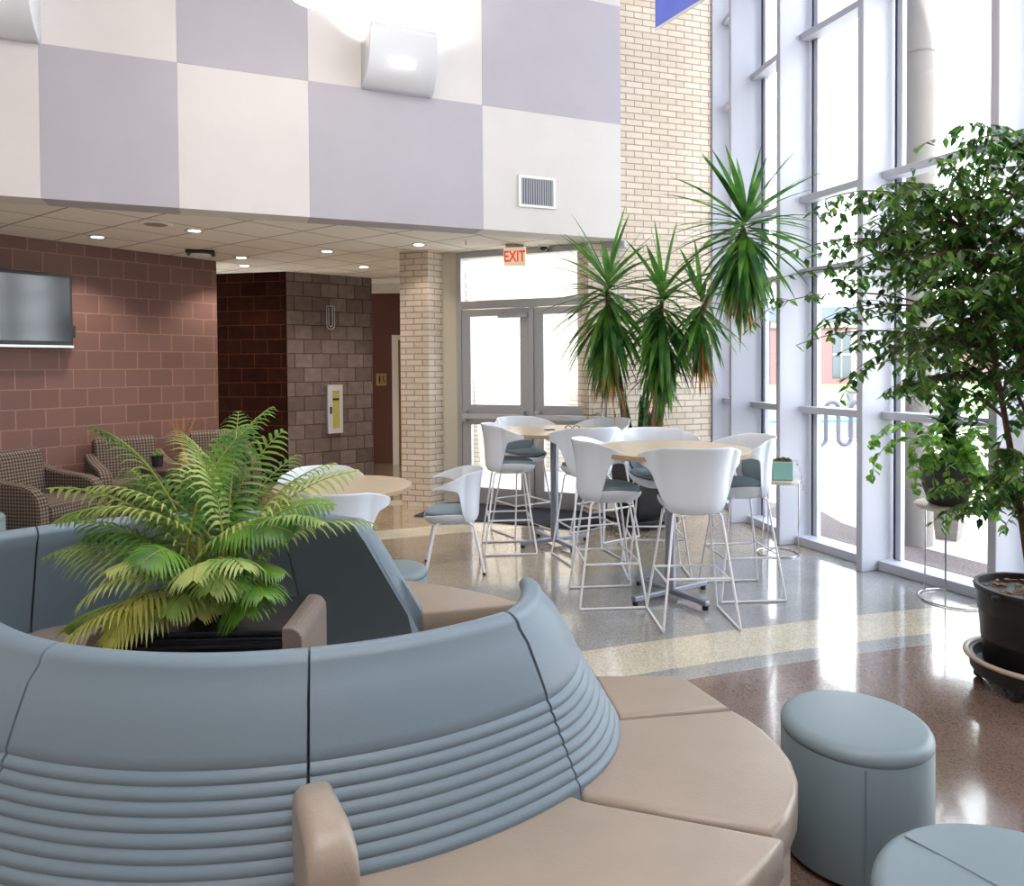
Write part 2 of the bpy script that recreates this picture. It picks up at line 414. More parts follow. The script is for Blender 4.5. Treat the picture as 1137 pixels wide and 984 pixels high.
# low ceiling with tile grid
CA = R(54.3)
cpts = [pp(-6.9)+pn*.27, pp(1.1)+pn*.27, BWa+Vector((.3, .3)), Vector((.9, 8.6)), Vector((-.7, 9.2)), Vector((-.85, 11.5)), Vector((-7.2, 11.4))]
cpts = [(p.x*math.cos(CA)+p.y*math.sin(CA), -p.x*math.sin(CA)+p.y*math.cos(CA)) for p in cpts]
struct(obj('ceiling', prism(B(), cpts, ZC, ZC+.15), M['tile'], smooth=False)).rotation_euler = (0, 0, CA)
# brown block wall with the television
BRa, BRb = Vector((-4.999, 7.079)), Vector((-3.653, 8.951)); bd = (BRb-BRa).normalized()
wall('wall_left', BRa-bd*4.2, BRb, 0, ZC, .3, M['brown_block'])
wall('wall_recess', (-5.2, 10.35), (-3.1, 9.95), 0, ZC, .25, M['shaded_recess_block'])
wall('wall_glazed', (-3.1, 9.95), (-2.08, 10.75), 0, ZC, .25, M['sheen_glazed_block'])
wall('wall_corridor', (-4.2, 11.95), (-.9, 11.9), 0, 3.6, .2, M['far_brown'])
struct(obj('ceiling_corridor', prism(B(), [(-4, 11.4), (-.85, 11.5), (-.85, 12.4), (-4, 12.4)], 2.82, 3.0), M['white_wall'], smooth=False))
wall('wall_partition', (-.80, 8.42), (-.95, 12.2), 0, 3.4, .12, M['beige'])
# brick pier
struct(obj('trim_1', prism(B(), [(-.945, 8.215), (-.80, 8.39), (-1.0, 8.60), (-1.285, 8.32)], 0, ZC), M['cream_brick'], smooth=False))
# unseen sides of the room
wall('wall_side', (-6.9, -5), (-6.9, 6.0), 0, ZT, .2, M['white_wall'])
wall('wall_back', (6.75, -5), (-6.9, -5), 0, ZT, .2, M['cream_panel'])
struct(obj('ceiling_atrium', prism(B(), [(-7.2, -5.2), (6.9, -5.2), (6.0, -1.0), (4.95, 1.3), (3.92, 3.8), (3.45, 4.7), (3.03, 5.6), (2.7, 6.45), (2.57, 7.3), (2.6, 8.5), (1.0, 8.0), (-6.9, 4.6)], ZT, ZT+.3), M['white_wall'], smooth=False))
struct(obj('roof_low', prism(B(), [(-7.2, 4.6), (.9, 7.9), (.9, 8.35), (-.7, 8.95), (-.8, 12.6), (-7.2, 12.6)], 3.6, 3.8), M['white_wall'], smooth=False))

# curved glass wall: inner corners of the deep mullion fins, far to near
Pts = [(2.262, 8.13), (2.204, 7.255), (2.353, 6.335), (2.67, 5.493), (3.081, 4.577), (3.56, 3.68), (4.05, 2.80), (4.52, 1.92), (4.95, 1.02), (5.35, .10), (5.73, -.84), (6.08, -1.80), (6.38, -2.78), (6.62, -3.78), (6.8, -5.0)]
Pts = [Vector(p) for p in Pts]
nrm = []
for i in range(len(Pts)):
    t = (Pts[min(i+1, len(Pts)-1)]-Pts[max(i-1, 0)]).normalized()
    nrm.append(Vector((-t.y, t.x)))
for i, p in enumerate(Pts):
    t = Vector((nrm[i].y, -nrm[i].x)); n = nrm[i]
    d = .345 if i else .24
    bm = prism(B(), [p, p+t*-.055, p-t*.055+n*d, p+n*d], 0, ZT)
    struct(obj('trim_%d' % (i+2), bm, M['alu_white'], smooth=False, bevel=.008))
wn = 0
for i in range(len(Pts)-1):
    wn += 1
    n0, n1 = nrm[i], nrm[i+1]
    a, b = Pts[i], Pts[i+1]
    d0 = .24 if i == 0 else .33
    wi = sempty('window_%d' % wn)
    g0, g1 = a+n0*d0, b+n1*.33
    gd = (g1-g0).normalized(); gn = Vector((-gd.y, gd.x))
    L = (g1-g0).length
    if i > 6:      # solid wall bays nearest and behind the camera
        bpy.data.objects.remove(wi); wn -= 1
        wall('wall_right_%d' % (i-6), g0, g1, 0, ZT, .2, M['white_wall'])
        continue
    obj('pane', prism(B(), [g0, g1, g1+gn*.01, g0+gn*.01], .08, ZT), M['glass'], wi, smooth=False)
    s0, s1 = a+n0*(.17 if i else .1), b+n1*.17
    obj('sill', prism(B(), [s0, s1, g1+gn*.04, g0+gn*.04], 0, .075), M['alu_white'], wi, smooth=False, bevel=.006)
    for z in (1.2, 2.41, 3.05, 4.47, 5.42, 6.45):
        e0, e1 = a+n0*(.2 if i else .12), b+n1*.2
        obj('transom', prism(B(), [e0, e1, g1+gn*.02, g0+gn*.02], z-.03, z+.03), M['alu_white'], wi, smooth=False, bevel=.006)
    # frame strips at both ends
    for q, sgn in ((g0, 1), (g1, -1)):
        q1 = q+gd*sgn*.03
        obj('gasket', prism(B(), [q1-gn*.035, q1+gd*sgn*.012-gn*.035, q1+gd*sgn*.012, q1], .08, ZT), M['gasket'], wi, smooth=False)
        q2 = q1+gd*sgn*.012
        obj('jamb', prism(B(), [q2-gn*.025, q2+gd*sgn*.045-gn*.025, q2+gd*sgn*.045+gn*.02, q2+gn*.02], .08, ZT), M['alu_white'], wi, smooth=False)

# entrance storefront
SA, SB = Vector((-.64, 8.44)), Vector((1.25, 7.655)); sd = (SB-SA).normalized(); sn = Vector((-sd.y, sd.x)); sang = math.atan2(sd.y, sd.x)
wall('wall_beside_door', (-.80, 8.40), (-.62, 8.44), 0, ZC, .08, M['beige'])
fr = sempty('trim_20', (SA.x, SA.y, 0), sang)
def sbox(bm, x0, x1, z0, z1, y0=0, y1=.06): return box(bm, (x0, y0, z0), (x1, y1, z1))
obj('frame_jamb', sbox(B(), 0, .06, 0, ZC, -.01, .1), M['alu'], fr, smooth=False, bevel=.004)
obj('frame_transom', sbox(B(), .06, 2.0, 2.27, 2.36, -.01, .1), M['alu'], fr, smooth=False, bevel=.004)
obj('frame_head', sbox(B(), .06, 2.0, 2.86, ZC, -.01, .1), M['alu'], fr, smooth=False, bevel=.004)
wtr = sempty('window_30', (SA.x, SA.y, 0), sang)
obj('pane', sbox(B(), .06, 2.0, 2.36, 2.86, .05, .056), M['glass'], wtr, smooth=False)
obj('centre_post', sbox(B(), .905, .965, 0, 2.27, -.03, .08), M['alu'], fr, smooth=False, bevel=.004)
def door(n, x0, x1, hinge_left):
    d = sempty('door_%d' % n, (SA.x, SA.y, 0), sang)
    s = .11
    bm = B()
    sbox(bm, x0, x0+s, .01, 2.26); sbox(bm, x1-s, x1, .01, 2.26)
    sbox(bm, x0+s, x1-s, 2.18, 2.26); sbox(bm, x0+s, x1-s, .93, 1.16); sbox(bm, x0+s, x1-s, .01, .2)
    obj('door_frame', bm, M['alu'], d, smooth=False)
    obj('upper_pane', sbox(B(), x0+s, x1-s, 1.16, 2.18, .025, .031), M['glass'], d, smooth=False)
    obj('lower_pane', sbox(B(), x0+s, x1-s, .2, .93, .025, .031), M['glass'], d, smooth=False)
    bar = obj('push_bar', sbox(B(), x0+.03, x1-.03, 1.0, 1.06, -.085, -.045), M['steel'], d, smooth=False, bevel=.006)
    for xx in (x0+.05, x1-.07):
        obj('bar_bracket', sbox(B(), xx-.03, xx+.03, .96, 1.1, -.08, 0), M['alu'], bar, smooth=False, bevel=.006)
door(1, .065, .905, True); door(2, .965, 1.80, False)
clo = B(); sbox(clo, .55, .90, 2.15, 2.2, -.07, -.0); tube(clo, [(.6, -.06, 2.2), (.75, -.16, 2.24), (.92, -.05, 2.27)], .008)
obj('door_closer', clo, M['alu'], bpy.data.objects['door_1'], smooth=False)

# outside -----------------------------------------------------------
struct(obj('ground_outside', prism(B(), [(-40, -40), (80, -40), (80, 17), (-40, 17)], -.3, -.14), M['concrete'], smooth=False))
outer = [p+n*.38 for p, n in zip(Pts, nrm)]; outer2 = [p+n*1.15 for p, n in zip(Pts, nrm)]
struct(obj('trim_21', prism(B(), outer+outer2[::-1], -.13, -.015), M['aggregate'], smooth=False))
struct(obj('ground_walk', prism(B(), [(-1.2, 8.9), (1.9, 8.5), (2.9, 8.6)]+outer2[:]+[(20, -6), (30, 17), (-1.2, 17)], -.14, -.02), M['concrete'], smooth=False))
tag(obj('lawn', prism(B(), [(-5, 17), (70, 17), (90, 62), (-10, 62)], -.3, 0), M['grass'], smooth=False), 'bright green lawn beyond the paved court outside', 'grass', kind='stuff')
# bright brick wing outside the doors
struct(obj('wall_outside', prism(B(), [(-1.6, 11.4), (1.06, 11.0), (1.5, 13), (-1.6, 13)], -.1, 5.5), brick_mat('sunlit pale brick', (190, 184, 176), (182, 174, 164), (140, 128, 116), .205, .068, .006, .8, .3), smooth=False))

# school building far away
bl = thing('brick_building', 'low red brick building with grey metal roof edge across the lawn', 'building', (24, 58, 0), 0)
bm = B(); box(bm, (-3.2, 0, 0), (40, 12, 4.6)); obj('wall', bm, M['red_brick'], bl, smooth=False)
bm = B(); box(bm, (-14, .6, 0), (-3.2, 12, 5.0)); obj('pale_wing', bm, M['stone_trim'], bl, smooth=False)
bm = B(); box(bm, (-14.2, -.3, 5.05), (40.2, 12.3, 6.2)); obj('roof_edge', bm, M['roof'], bl, smooth=False)
bm = B(); box(bm, (-3.2, -.12, 4.55), (40.1, 0, 5.05)); obj('stone_band', bm, M['stone_trim'], bl, smooth=False)
for x0 in (1.8, 9.8, 16.5, 23):
    wdo = B(); box(wdo, (x0, -.05, .5), (x0+1.4, .05, 4.2))
    wo_ = obj('window', wdo, M['dark_glass'], bl, smooth=False)
    bm = B(); box(bm, (x0, -.1, 2.3), (x0+1.4, -.04, 2.45)); box(bm, (x0+.66, -.1, .5), (x0+.72, -.04, 4.2)); obj('mullion', bm, M['stone_trim'], wo_, smooth=False)
    bm = B()
    for k in range(10): box(bm, (x0+1.45, -.12, .2+k*.42), (x0+(1.95 if k % 2 else 2.2), .02, .58+k*.42))
    obj('quoin', bm, M['stone_trim'], bl, smooth=False)

c_ = thing('round_column', 'tall round white column standing just outside the glass wall', 'column', (3.62, 6.46, 0))
obj('shaft', lathe(B(), [(.145, -.1), (.145, 4.3)], 32), M['precast'], c_)
obj('upper_shaft', lathe(B(), [(.135, 4.3), (.135, 4.33), (.145, 4.34), (.145, 9)], 32), M['precast'], c_)
pl = thing('shadow_edge_form', 'tapered pale concrete planter outside beside the round column', 'planter', (4.02, 6.62, -.02))  # stand-in: the taper copies a slanted sun shadow edge on pale masonry
obj('tub', lathe(B(), [(.12, 0), (.2, .55), (.21, .6), (.18, .6), (.17, .55)], 4), M['precast'], pl, smooth=False)
obj('soil', lathe(B(), [(.165, .54), (.165, .57)], 4), M['soil'], pl, smooth=False)
bo = thing('bollard', 'short grey square post standing at the edge of the lawn', 'post', (7.6, 15.9, -.02))
obj('post', prism(B(), [(-.15, -.15), (.15, -.15), (.15, .15), (-.15, .15)], 0, 1.0), M['bollard'], bo, smooth=False, bevel=.02)
obj('cap', prism(B(), [(-.17, -.17), (.17, -.17), (.17, .17), (-.17, .17)], 1.0, 1.06), M['bollard'], bo, smooth=False, bevel=.02)
bm = B(); pts = []
xx = 5.1
for k in range(5):
    for q in range(9):
        a = PI*q/8; pts.append((xx-.12*math.cos(a)+.12, 13.9, .75+.12*math.sin(a)))
    xx += .24
    for q in range(9):
        a = PI*q/8; pts.append((xx-.12*math.cos(a)+.12, 13.9, .16-.12*math.sin(a)))
    xx += .24
bm = tube(bm, pts[:-9], .044, 8)
tag(obj('bike_rack', bm, M['rack']), 'grey wavy tube bicycle rack on the sunlit paving outside', 'bike rack')
be = thing('blue_bench', 'low bench with blue top behind the wavy bicycle rack', 'bench', (6.5, 15.0, -.02), R(3))
obj('bench_top', box(B(), (-1.2, -.2, .42), (1.2, .2, .48)), M['blue_top'], be, smooth=False, bevel=.01)
for sx_ in (-1, 1): obj('leg', box(B(), (sx_*.9-.04, -.15, 0), (sx_*.9+.04, .15, .42)), M['rack'], be, smooth=False)

# ------------------------------------------------------------ things on the walls and ceiling
# television on the brown wall
tv = thing('television', 'black flat screen television mounted on the brown block wall', 'television', tuple(BRa)+(2.2,), math.atan2(bd.y, bd.x))
L0 = (Vector((-4.651, 7.563))-BRa).length
box_tv = box(B(), (L0-1.34, -.12, -.37), (L0, -.07, .38))
obj('casing', box_tv, M['black'], tv, smooth=False, bevel=.008)
obj('screen', box(B(), (L0-1.31, -.125, -.31), (L0-.03, -.118, .345)), M['screen'], tv, smooth=False)
obj('lower_trim', box(B(), (L0-1.34, -.128, -.375), (L0, -.115, -.352)), M['steel'], tv, smooth=False)
obj('wall_mount', box(B(), (L0-.95, -.07, -.15), (L0-.4, 0, .15)), M['black'], tv, smooth=False)
bm = B(); box(bm, (L0, -.1, -.27), (L0+.035, -.06, -.14)); obj('side_plug', bm, M['black'], tv, bevel=.01)
obj('power_cable', tube(B(), [(L0-1.0, -.06, -.37), (L0-.98, -.03, -.5), (L0-1.1, -.02, -.6), (L0-1.3, -.012, -.62)], .006), M['black'], tv)

GL = math.atan2(.8, 1.02)
fc = thing('extinguisher_cabinet', 'silver fire extinguisher cabinet on the dark glazed block wall', 'cabinet', (-2.586, 10.353, .665), GL)
obj('case', box(B(), (-.11, -.1, 0), (.11, 0, .69)), M['steel'], fc, smooth=False, bevel=.008)
bm = B(); box(bm, (-.11, -.112, 0), (.11, -.1, .07)); box(bm, (-.11, -.112, .61), (.11, -.1, .69)); box(bm, (-.11, -.112, .07), (-.045, -.1, .61)); box(bm, (.06, -.112, .07), (.11, -.1, .61))
dr = obj('door', bm, M['alu_white'], fc, smooth=False)
obj('window', box(B(), (-.045, -.104, .07), (.06, -.101, .61)), M['yellow_panel'], fc, smooth=False)
obj('label_strip', box(B(), (-.04, -.108, .47), (.055, -.104, .5)), M['black'], fc, smooth=False)
obj('handle', box(B(), (-.085, -.125, .28), (-.06, -.112, .38)), M['black'], dr, smooth=False)
bm = B(); pts = []
def clip(w_, h, z): return [(-w_, z+h), (-w_, z+w_)]+[(-w_*math.cos(PI*k/8), z+w_-w_*math.sin(PI*k/8)) for k in range(1, 8)]+[(w_, z+w_), (w_, z+h)]
tube(bm, [(x, -.02, z) for x, z in clip(.06, .33, 0)]+[(.06, -.02, .33), (-.06, -.02, .33)], .006, closed=True)
tube(bm, [(x, -.02, z) for x, z in clip(.028, .27, .04)], .006)
tag(obj('wall_emblem', bm, M['steel'], loc=(-2.60, 10.342, 2.15)), 'thin metal U shaped emblem on the dark glazed wall above the cabinet', 'emblem').rotation_euler = (0, 0, GL)

rs = thing('restroom_sign', 'small tan restroom sign on the dark corridor wall', 'sign', (-2.157, 11.93, 1.4))
obj('plate', box(B(), (-.085, -.025, -.1), (.085, -.005, .1)), M['gold_sign'], rs, smooth=False, bevel=.004)
bm = B(); lathe(bm, [(.014, 0), (.014, .028)], 10, (-.03, -.03, .035))
box(bm, (-.045, -.032, -.03), (-.015, -.026, .03)); box(bm, (-.04, -.032, -.07), (-.02, -.026, -.03))
lathe(bm, [(.012, 0), (.012, .024)], 10, (.035, -.03, .035)); box(bm, (.028, -.032, -.02), (.042, -.026, .03)); tube(bm, [(.04+.025*math.cos(a), -.029, -.035+.025*math.sin(a)) for a in [2*PI*k/12 for k in range(12)]], .004, closed=True)
obj('symbol', bm, M['black'], rs)
# corridor door frame
dd = sempty('door_3', (-1.87, 11.9, 0))
obj('door_leaf', box(B(), (0, -.02, 0), (.9, .0, 2.05)), mat('brown wood door', (150, 96, 48), .4), dd, smooth=False)
bm = B(); box(bm, (-.1, -.06, 0), (0, .0, 2.13)); box(bm, (0, -.06, 2.05), (.9, .0, 2.13)); obj('door_frame', bm, M['white_wall'], dd, smooth=False)

vg = thing('air_vent', 'square white framed air return grille on the cream wall panel', 'vent', (.262, 7.228, 3.18), math.atan2(pd.y, pd.x))
bm = B(); hw, hh = .2, .31
box(bm, (-hw, -.015, 0), (hw, 0, .025)); box(bm, (-hw, -.015, hh-.025), (hw, 0, hh)); box(bm, (-hw, -.015, .025), (-hw+.025, 0, hh-.025)); box(bm, (hw-.025, -.015, .025), (hw, 0, hh-.025))
obj('frame', bm, M['white'], vg, smooth=False)
obj('backing', box(B(), (-hw+.02, -.006, .02), (hw-.02, -.001, hh-.02)), M['vent_dark'], vg, smooth=False)
bm = B()
for k in range(14): box(bm, (-hw+.032+k*.025, -.014, .025), (-hw+.042+k*.025, -.006, hh-.025))
obj('louvre', bm, M['alu_white'], vg, smooth=False)

ex = thing('exit_sign', 'cream exit sign with red letters hanging from the ceiling before the doors', 'sign', (.04, 7.9, 2.70), R(-8))
obj('housing', box(B(), (-.12, -.02, 0), (.12, .03, .2)), M['exit_face'], ex, smooth=False, bevel=.004)
obj('canopy', box(B(), (-.1, -.02, .2), (.1, .03, .229)), M['alu'], ex, smooth=False)
cu = bpy.data.curves.new('exit_letters', 'FONT'); cu.body = 'EXIT'; cu.size = .145; cu.extrude = .002; cu.align_x = 'CENTER'; cu.offset = .0025
lo = bpy.data.objects.new('exit_letters', cu); COL.objects.link(lo); lo.parent = ex; lo.location = (0, -.023, .045); lo.rotation_euler = (PI/2, 0, 0); lo.scale = (.8, 1.15, 1)
cu.materials.append(M['exit_red'])
lm = bpy.data.meshes.new_from_object(lo); bpy.data.objects.remove(lo)
lo = bpy.data.objects.new('exit_letters', lm); COL.objects.link(lo); lo.parent = ex; lo.location = (0, -.023, .045); lo.rotation_euler = (PI/2, 0, 0); lo.scale = (.8, 1.15, 1)

# sconces
def sconce(label, loc):
    t = thing('wall_sconce', label, 'wall lamp', loc, math.atan2(pd.y, pd.x), 'white sconces on the checkered wall')
    w0, w1, D, H = .325, .30, .32, .42      # half widths at wall and front, depth, height
    rows = []
    for k in range(13):
        a = k/12*PI/2
        z = H-H*math.sin(a); y = -D*(math.cos(a)**.75)-.0
        wx = w0+(w1-w0)*(-y/D)
        z2 = z+.05*(-y/D)
        rows.append([(-wx, y, z2), (-wx+.02, y, z2)]+[(wx*(q/6), y*(1.0), z2) for q in range(-5, 6)]+[(wx-.02, y, z2), (wx, y, z2)])
    bm = B(); V = grid(bm, rows)
    for idx in (0, -1):
        ctr = [bm.verts.new((-w0 if idx == 0 else w0, 0, H-H*math.sin(k/12*PI/2))) for k in range(13)]
        for k in range(12):
            q = [V[k][idx], V[k+1][idx], ctr[k+1], ctr[k]]
            if idx: q.reverse()
            bm.faces.new(q)
    obj('shade', bm, M['sconce'], t, solid=.006)
    obj('lamp', box(B(), (-.2, -.2, .22), (.2, -.05, .25)), M['lamp_glow'], t, smooth=False)
    obj('slot', box(B(), (-.12, -.29, .16), (.1, -.285, .168)), M['lamp_glow'], t, smooth=False)
    l = light('sconce_light', 'AREA', (0, -.14, .3), 15, (1, .95, .88), .35, .2, (PI, 0, 0)); l.parent = t
    return t
p1 = pp(-1.04)
sconce('white half bowl wall lamp glowing in the middle of the checkered wall', (p1.x, p1.y, 4.12))
p2 = pp(-3.93)
sconce('white half bowl wall lamp cut by the left edge of the picture', (p2.x, p2.y, 4.12))

pe = thing('pendant_lamp', 'glowing white bowl pendant hanging from the high ceiling', 'pendant lamp', (-1.30, 5.0, 4.10))
obj('bowl', lathe(B(), [(.001, 0), (.1, .012), (.2, .05), (.29, .12), (.34, .22), (.35, .3), (.33, .3), (.3, .2), (.1, .05)], 40), M['lamp_glow'], pe)
obj('rim', lathe(B(), [(.352, .29), (.36, .3), (.352, .325), (.345, .3)], 40), mat('violet rim', (86, 60, 150), .4), pe)
for k in range(3):
    a = 2*PI*k/3; obj('cable', tube(B(), [(.34*math.cos(a), .34*math.sin(a), .3), (0, 0, 1.3)], .004), M['steel'], pe)
obj('stem', tube(B(), [(0, 0, 1.3), (0, 0, ZT-4.1)], .008), M['steel'], pe)

bn = thing('hanging_banner', 'blue hanging banner with white hem near the glass wall', 'banner', (1.203, 6.0, 4.36), math.atan2(-.80, .2+.25))
obj('cloth', box(B(), (0, -.003, .02), (1.0, .003, 1.7)), M['banner'], bn, smooth=False)
obj('hem', box(B(), (0, -.006, 0), (1.0, .006, .02)), M['white'], bn, smooth=False)
for q in (0, 1.0): obj('cord', tube(B(), [(q, 0, 1.7), (q, 0, ZT-4.36)], .003, 6), M['white'], bn)

# recessed lights, speaker, smoke alarm and camera in the low ceiling
proto = None
for (x, y, lab) in [(-4.151, 7.259, 'recessed downlight in the tiled ceiling above the television end'), (-3.046, 6.964, 'recessed downlight nearest the checkered wall beside the round speaker'),
                    (-3.237, 8.675, 'recessed downlight beyond the dark emergency fitting'), (-3.45, 9.35, 'recessed downlight deepest over the dark recess'),
                    (-2.102, 8.252, 'recessed downlight over the glazed corner wall front'), (-1.946, 9.55, 'recessed downlight just before the glazed wall right end'), (-1.0, 7.842, 'recessed downlight before the brick pier')]:
    if proto is None:
        t = thing('downlight', lab, 'ceiling light', (x, y, ZC), 0, 'recessed ceiling downlights')
        obj('trim_ring', lathe(B(), [(.056, -.004), (.07, -.005), (.09, -.007), (.09, 0), (.056, 0)], 24), M['alu_white'], t)
        obj('lens', lathe(B(), [(.001, -.006), (.055, -.006), (.055, -.001)], 24), M['down_glow'], t)
        proto = t
    else: dup(proto, lab, (x, y, ZC))
    light('downlight_beam', 'SPOT', (x, y, ZC-.03), 8 if x > -1.5 else 34, (1, .9, .78), .06, spot=R(120))
t = thing('ceiling_speaker', 'round tan speaker grille in the tiled ceiling', 'speaker', (-3.251, 6.62, ZC))
obj('grille', lathe(B(), [(.001, -.014), (.1, -.012), (.13, -.008)], 32), mat('tan grille', (150, 136, 122), .7), t)
obj('ring', lathe(B(), [(.13, -.012), (.145, -.006), (.145, 0), (.13, 0)], 32), M['tile'], t)
t = thing('emergency_fitting', 'dark square emergency fitting with pale lens under the tiled ceiling', 'ceiling fitting', (-3.521, 8.2, ZC), R(20))
obj('body', box(B(), (-.15, -.15, -.035), (.15, .15, 0)), M['black'], t, smooth=False, bevel=.01)
obj('lens', lathe(B(), [(.11, -.036), (.11, -.055), (.001, -.06)], 24), M['white'], t)
t = thing('dome_camera', 'small black dome camera on the ceiling above the doors', 'camera', (.36, 7.95, ZC))
obj('mount', lathe(B(), [(.06, -.02), (.06, 0)], 20), M['white'], t)
obj('dome', lathe(B(), [(.001, -.065), (.02, -.062), (.04, -.045), (.045, -.02)], 20), M['black'], t)
t = thing('sprinkler_head', 'tiny brass sprinkler head hanging under the ceiling by the exit sign', 'sprinkler', (-.475, 7.6, ZC))
obj('rosette', lathe(B(), [(.03, -.006), (.03, 0)], 16), M['white'], t)
obj('nozzle', tube(B(), [(0, 0, 0), (0, 0, -.05)], .008), M['steel'], t)

# entrance mat
tag(obj('entrance_mat', box(B(), (-.95, -.42, 0), (1.0, .45, .012), R(-22), (-.02, 7.72, .001)), M['mat_'], smooth=False), 'dark grey mat lying on the floor inside the glass doors', 'mat')

# ------------------------------------------------------------ curved benches
CN = Vector((-.77, 2.88)); CF = Vector((-1.35, 2.40))
def lerp(a, b, t): return a+(b-a)*t
def back_mesh(C, a0, a1, topR=(1.165, 1.165), baseR=1.345, bR2=(1.345, 1.345), a0t=None, a1t=None, th=.085, zt=.9, n=26):
    """a0,a1 at the foot; a0t,a1t at the top; front faces away from the centre"""
    a0t = a0 if a0t is None else a0t; a1t = a1 if a1t is None else a1t
    rows = []
    e = .011
    ss = [0, .004, .012]+[k/n for k in range(1, n)]+[.988, .996, 1]
    for s in ss:
        edge = min(s, 1-s)
        tot = abs(a1-a0)*baseR
        de = min(edge*tot/e, 1); shrink = e*(1-math.sqrt(max(0, 1-(1-de)**2)))
        tR = lerp(topR[0], topR[1], s**1.3); bR = lerp(bR2[0], bR2[1], s**2)
        sec = []
        # front, from foot to crown
        prof = [(0, .30), (.0, .44)]
        nr = 8; z0, z1 = .452, .68
        for k in range(nr):
            za = lerp(z0, z1, k/nr); zb = lerp(z0, z1, (k+1)/nr)
            for q in range(4):
                u = q/4
                prof.append((.0065*math.sin(PI*u)**.5 if q else 0, lerp(za, zb, u)))
        prof += [(0, z1), (.006, z1+.01), (.008, z1+.03), (.008, .76), (.006, .83)]
        for bump_, z in prof:
            bump_ *= min(1, edge*tot/.03)
            h = max((z-.45)/(zt-.45), -.1)
            sec.append((lerp(bR, tR, h)+bump_-shrink, z))
        slope = (tR-bR)/(zt-.45)
        # rounded crown
        for k in range(9):
            a = PI*k/8
            cxr = tR+.004-th/2; sec.append((cxr+(th/2-shrink*.5)*math.cos(a)+slope*(-.04)*(1-k/8)*0, zt-.036+(.036-shrink*.6)*math.sin(a)))
        # back face down to the floor
        for z in (.8, .6, .45, .2, .06):
            h = (z-.45)/(zt-.45)
            sec.append((lerp(bR-.09, tR-th, max(h, -.35))+shrink, z))
        sec.append((bR-.03, .06))
        row = []
        for rad, z in sec:
            h = min(max((z-.45)/(zt-.45), 0), 1)
            A = lerp(lerp(a0, a0t, h), lerp(a1, a1t, h), s)
            row.append((C.x+rad*math.cos(R(A)), C.y+rad*math.sin(R(A)), z))
        rows.append(row)
    bm = B(); V = grid(bm, rows, cu=True)
    bm.faces.new(V[0][::-1]); bm.faces.new(V[-1])
    return bm
def arc(C, rad, a0, a1, n=14): return [(C.x+rad*math.cos(R(lerp(a0, a1, k/n))), C.y+rad*math.sin(R(lerp(a0, a1, k/n)))) for k in range(n+1)]
def module(label, C, a0, a1, outline=None, ro=1.8, **kw):
    t = thing('curved_bench', label, 'bench', (0, 0, 0), 0, 'curved bench modules around the palm')
    obj('backrest', back_mesh(C, a0, a1, **kw), M['blue_vinyl'], t, angle=50)
    if outline is None:
        g = .001/1.3*57
        outline = arc(C, ro, a0+g*.5, a1-g*.5)+arc(C, 1.335, a1-g, a0+g)
    obj('seat_cushion', cushion(B(), outline, .34, .452, .022), M['taupe'], t, angle=50)
    obj('base', prism(B(), inset(outline, .02), .03, .338), M['taupe_base'], t, smooth=False, bevel=.012)
    return t
module('curved blue bench section at the left edge of the picture, nearest row', CN, -142, -111)
module('curved blue bench section in front of the palm, left of the tan armrest', CN, -110.9, -76.7, a1t=-76.7)
ang = -76.6
mC = None
# right of the armrest, with armrest
c_out = arc(CN, 1.83, -76.0, -38.9)+[(.188, 1.888)]+arc(CN, 1.325, -46.5, -76.0)
mC = module('curved blue bench section with tan armrest and wide taupe seat in front', CN, -76.6, -45.2, outline=c_out, a1t=-48.2)
# armrest: short tapered block rising from the seat against the back
al = B(); rows = []
a_o = Vector((-.455, 1.60)); a_d = Vector((.30, -.62)).normalized(); a_n = Vector((-a_d.y, a_d.x))
for s, zt_, hw_ in ((-.03, .60, .036), (-.02, .655, .042), (0, .668, .045), (.1, .672, .047), (.16, .67, .05), (.2, .66, .052), (.225, .64, .053), (.24, .6, .054), (.26, .45, .055), (.265, .1, .055)):
    pass
def arm_sec(s, hw_, zt_):
    p = a_o+a_d*s; r_ = min(.03, hw_)
    out = [p+a_n*hw_]; zs = [.05]
    pts_ = [(hw_, .05), (hw_, zt_-r_)]+[(hw_-r_+r_*math.cos(PI/2*k/4), zt_-r_+r_*math.sin(PI/2*k/4)) for k in range(1, 5)]
    full = pts_+[(-x, z) for x, z in pts_[::-1]]
    return [(p.x+a_n.x*x, p.y+a_n.y*x, z) for x, z in full]
rows = [arm_sec(*q) for q in ((-.04, .034, .62), (-.02, .042, .655), (0, .044, .668), (.08, .046, .674), (.15, .049, .674), (.185, .05, .668), (.21, .051, .652), (.225, .051, .628), (.231, .05, .60), (.234, .048, .5))]
V = grid(al, rows, cu=True); al.faces.new(V[0][::-1]); al.faces.new(V[-1])
obj('armrest', al, M['taupe'], mC, angle=60)
d_out = [(.190, 1.899), (.635, 1.752), (.70, 1.82), (.755, 1.905), (.79, 1.985), (.808, 2.08), (.806, 2.16), (.79, 2.25), (.765, 2.32), (.73, 2.385), (.34, 2.325)]+[(CN.x+q*math.cos(R(a)), CN.y+q*math.sin(R(a))) for q, a in ((1.17, -28), (1.19, -31), (1.215, -34), (1.24, -37), (1.26, -41), (1.27, -44))]
mD = module('narrow curved blue bench end section sweeping up beside the rounded taupe seat', CN, -45.2, -24.5, outline=d_out, a0t=-48.0, a1t=-31.5, topR=(1.17, 1.0), bR2=(1.345, 1.215))
e_t = thing('bench_end_seat', 'small taupe wedge shaped seat at the far end of the near bench', 'bench seat', (0, 0, 0))
e_out = [(.345, 2.338), (.728, 2.398), (.625, 2.655), (.30, 2.66)]
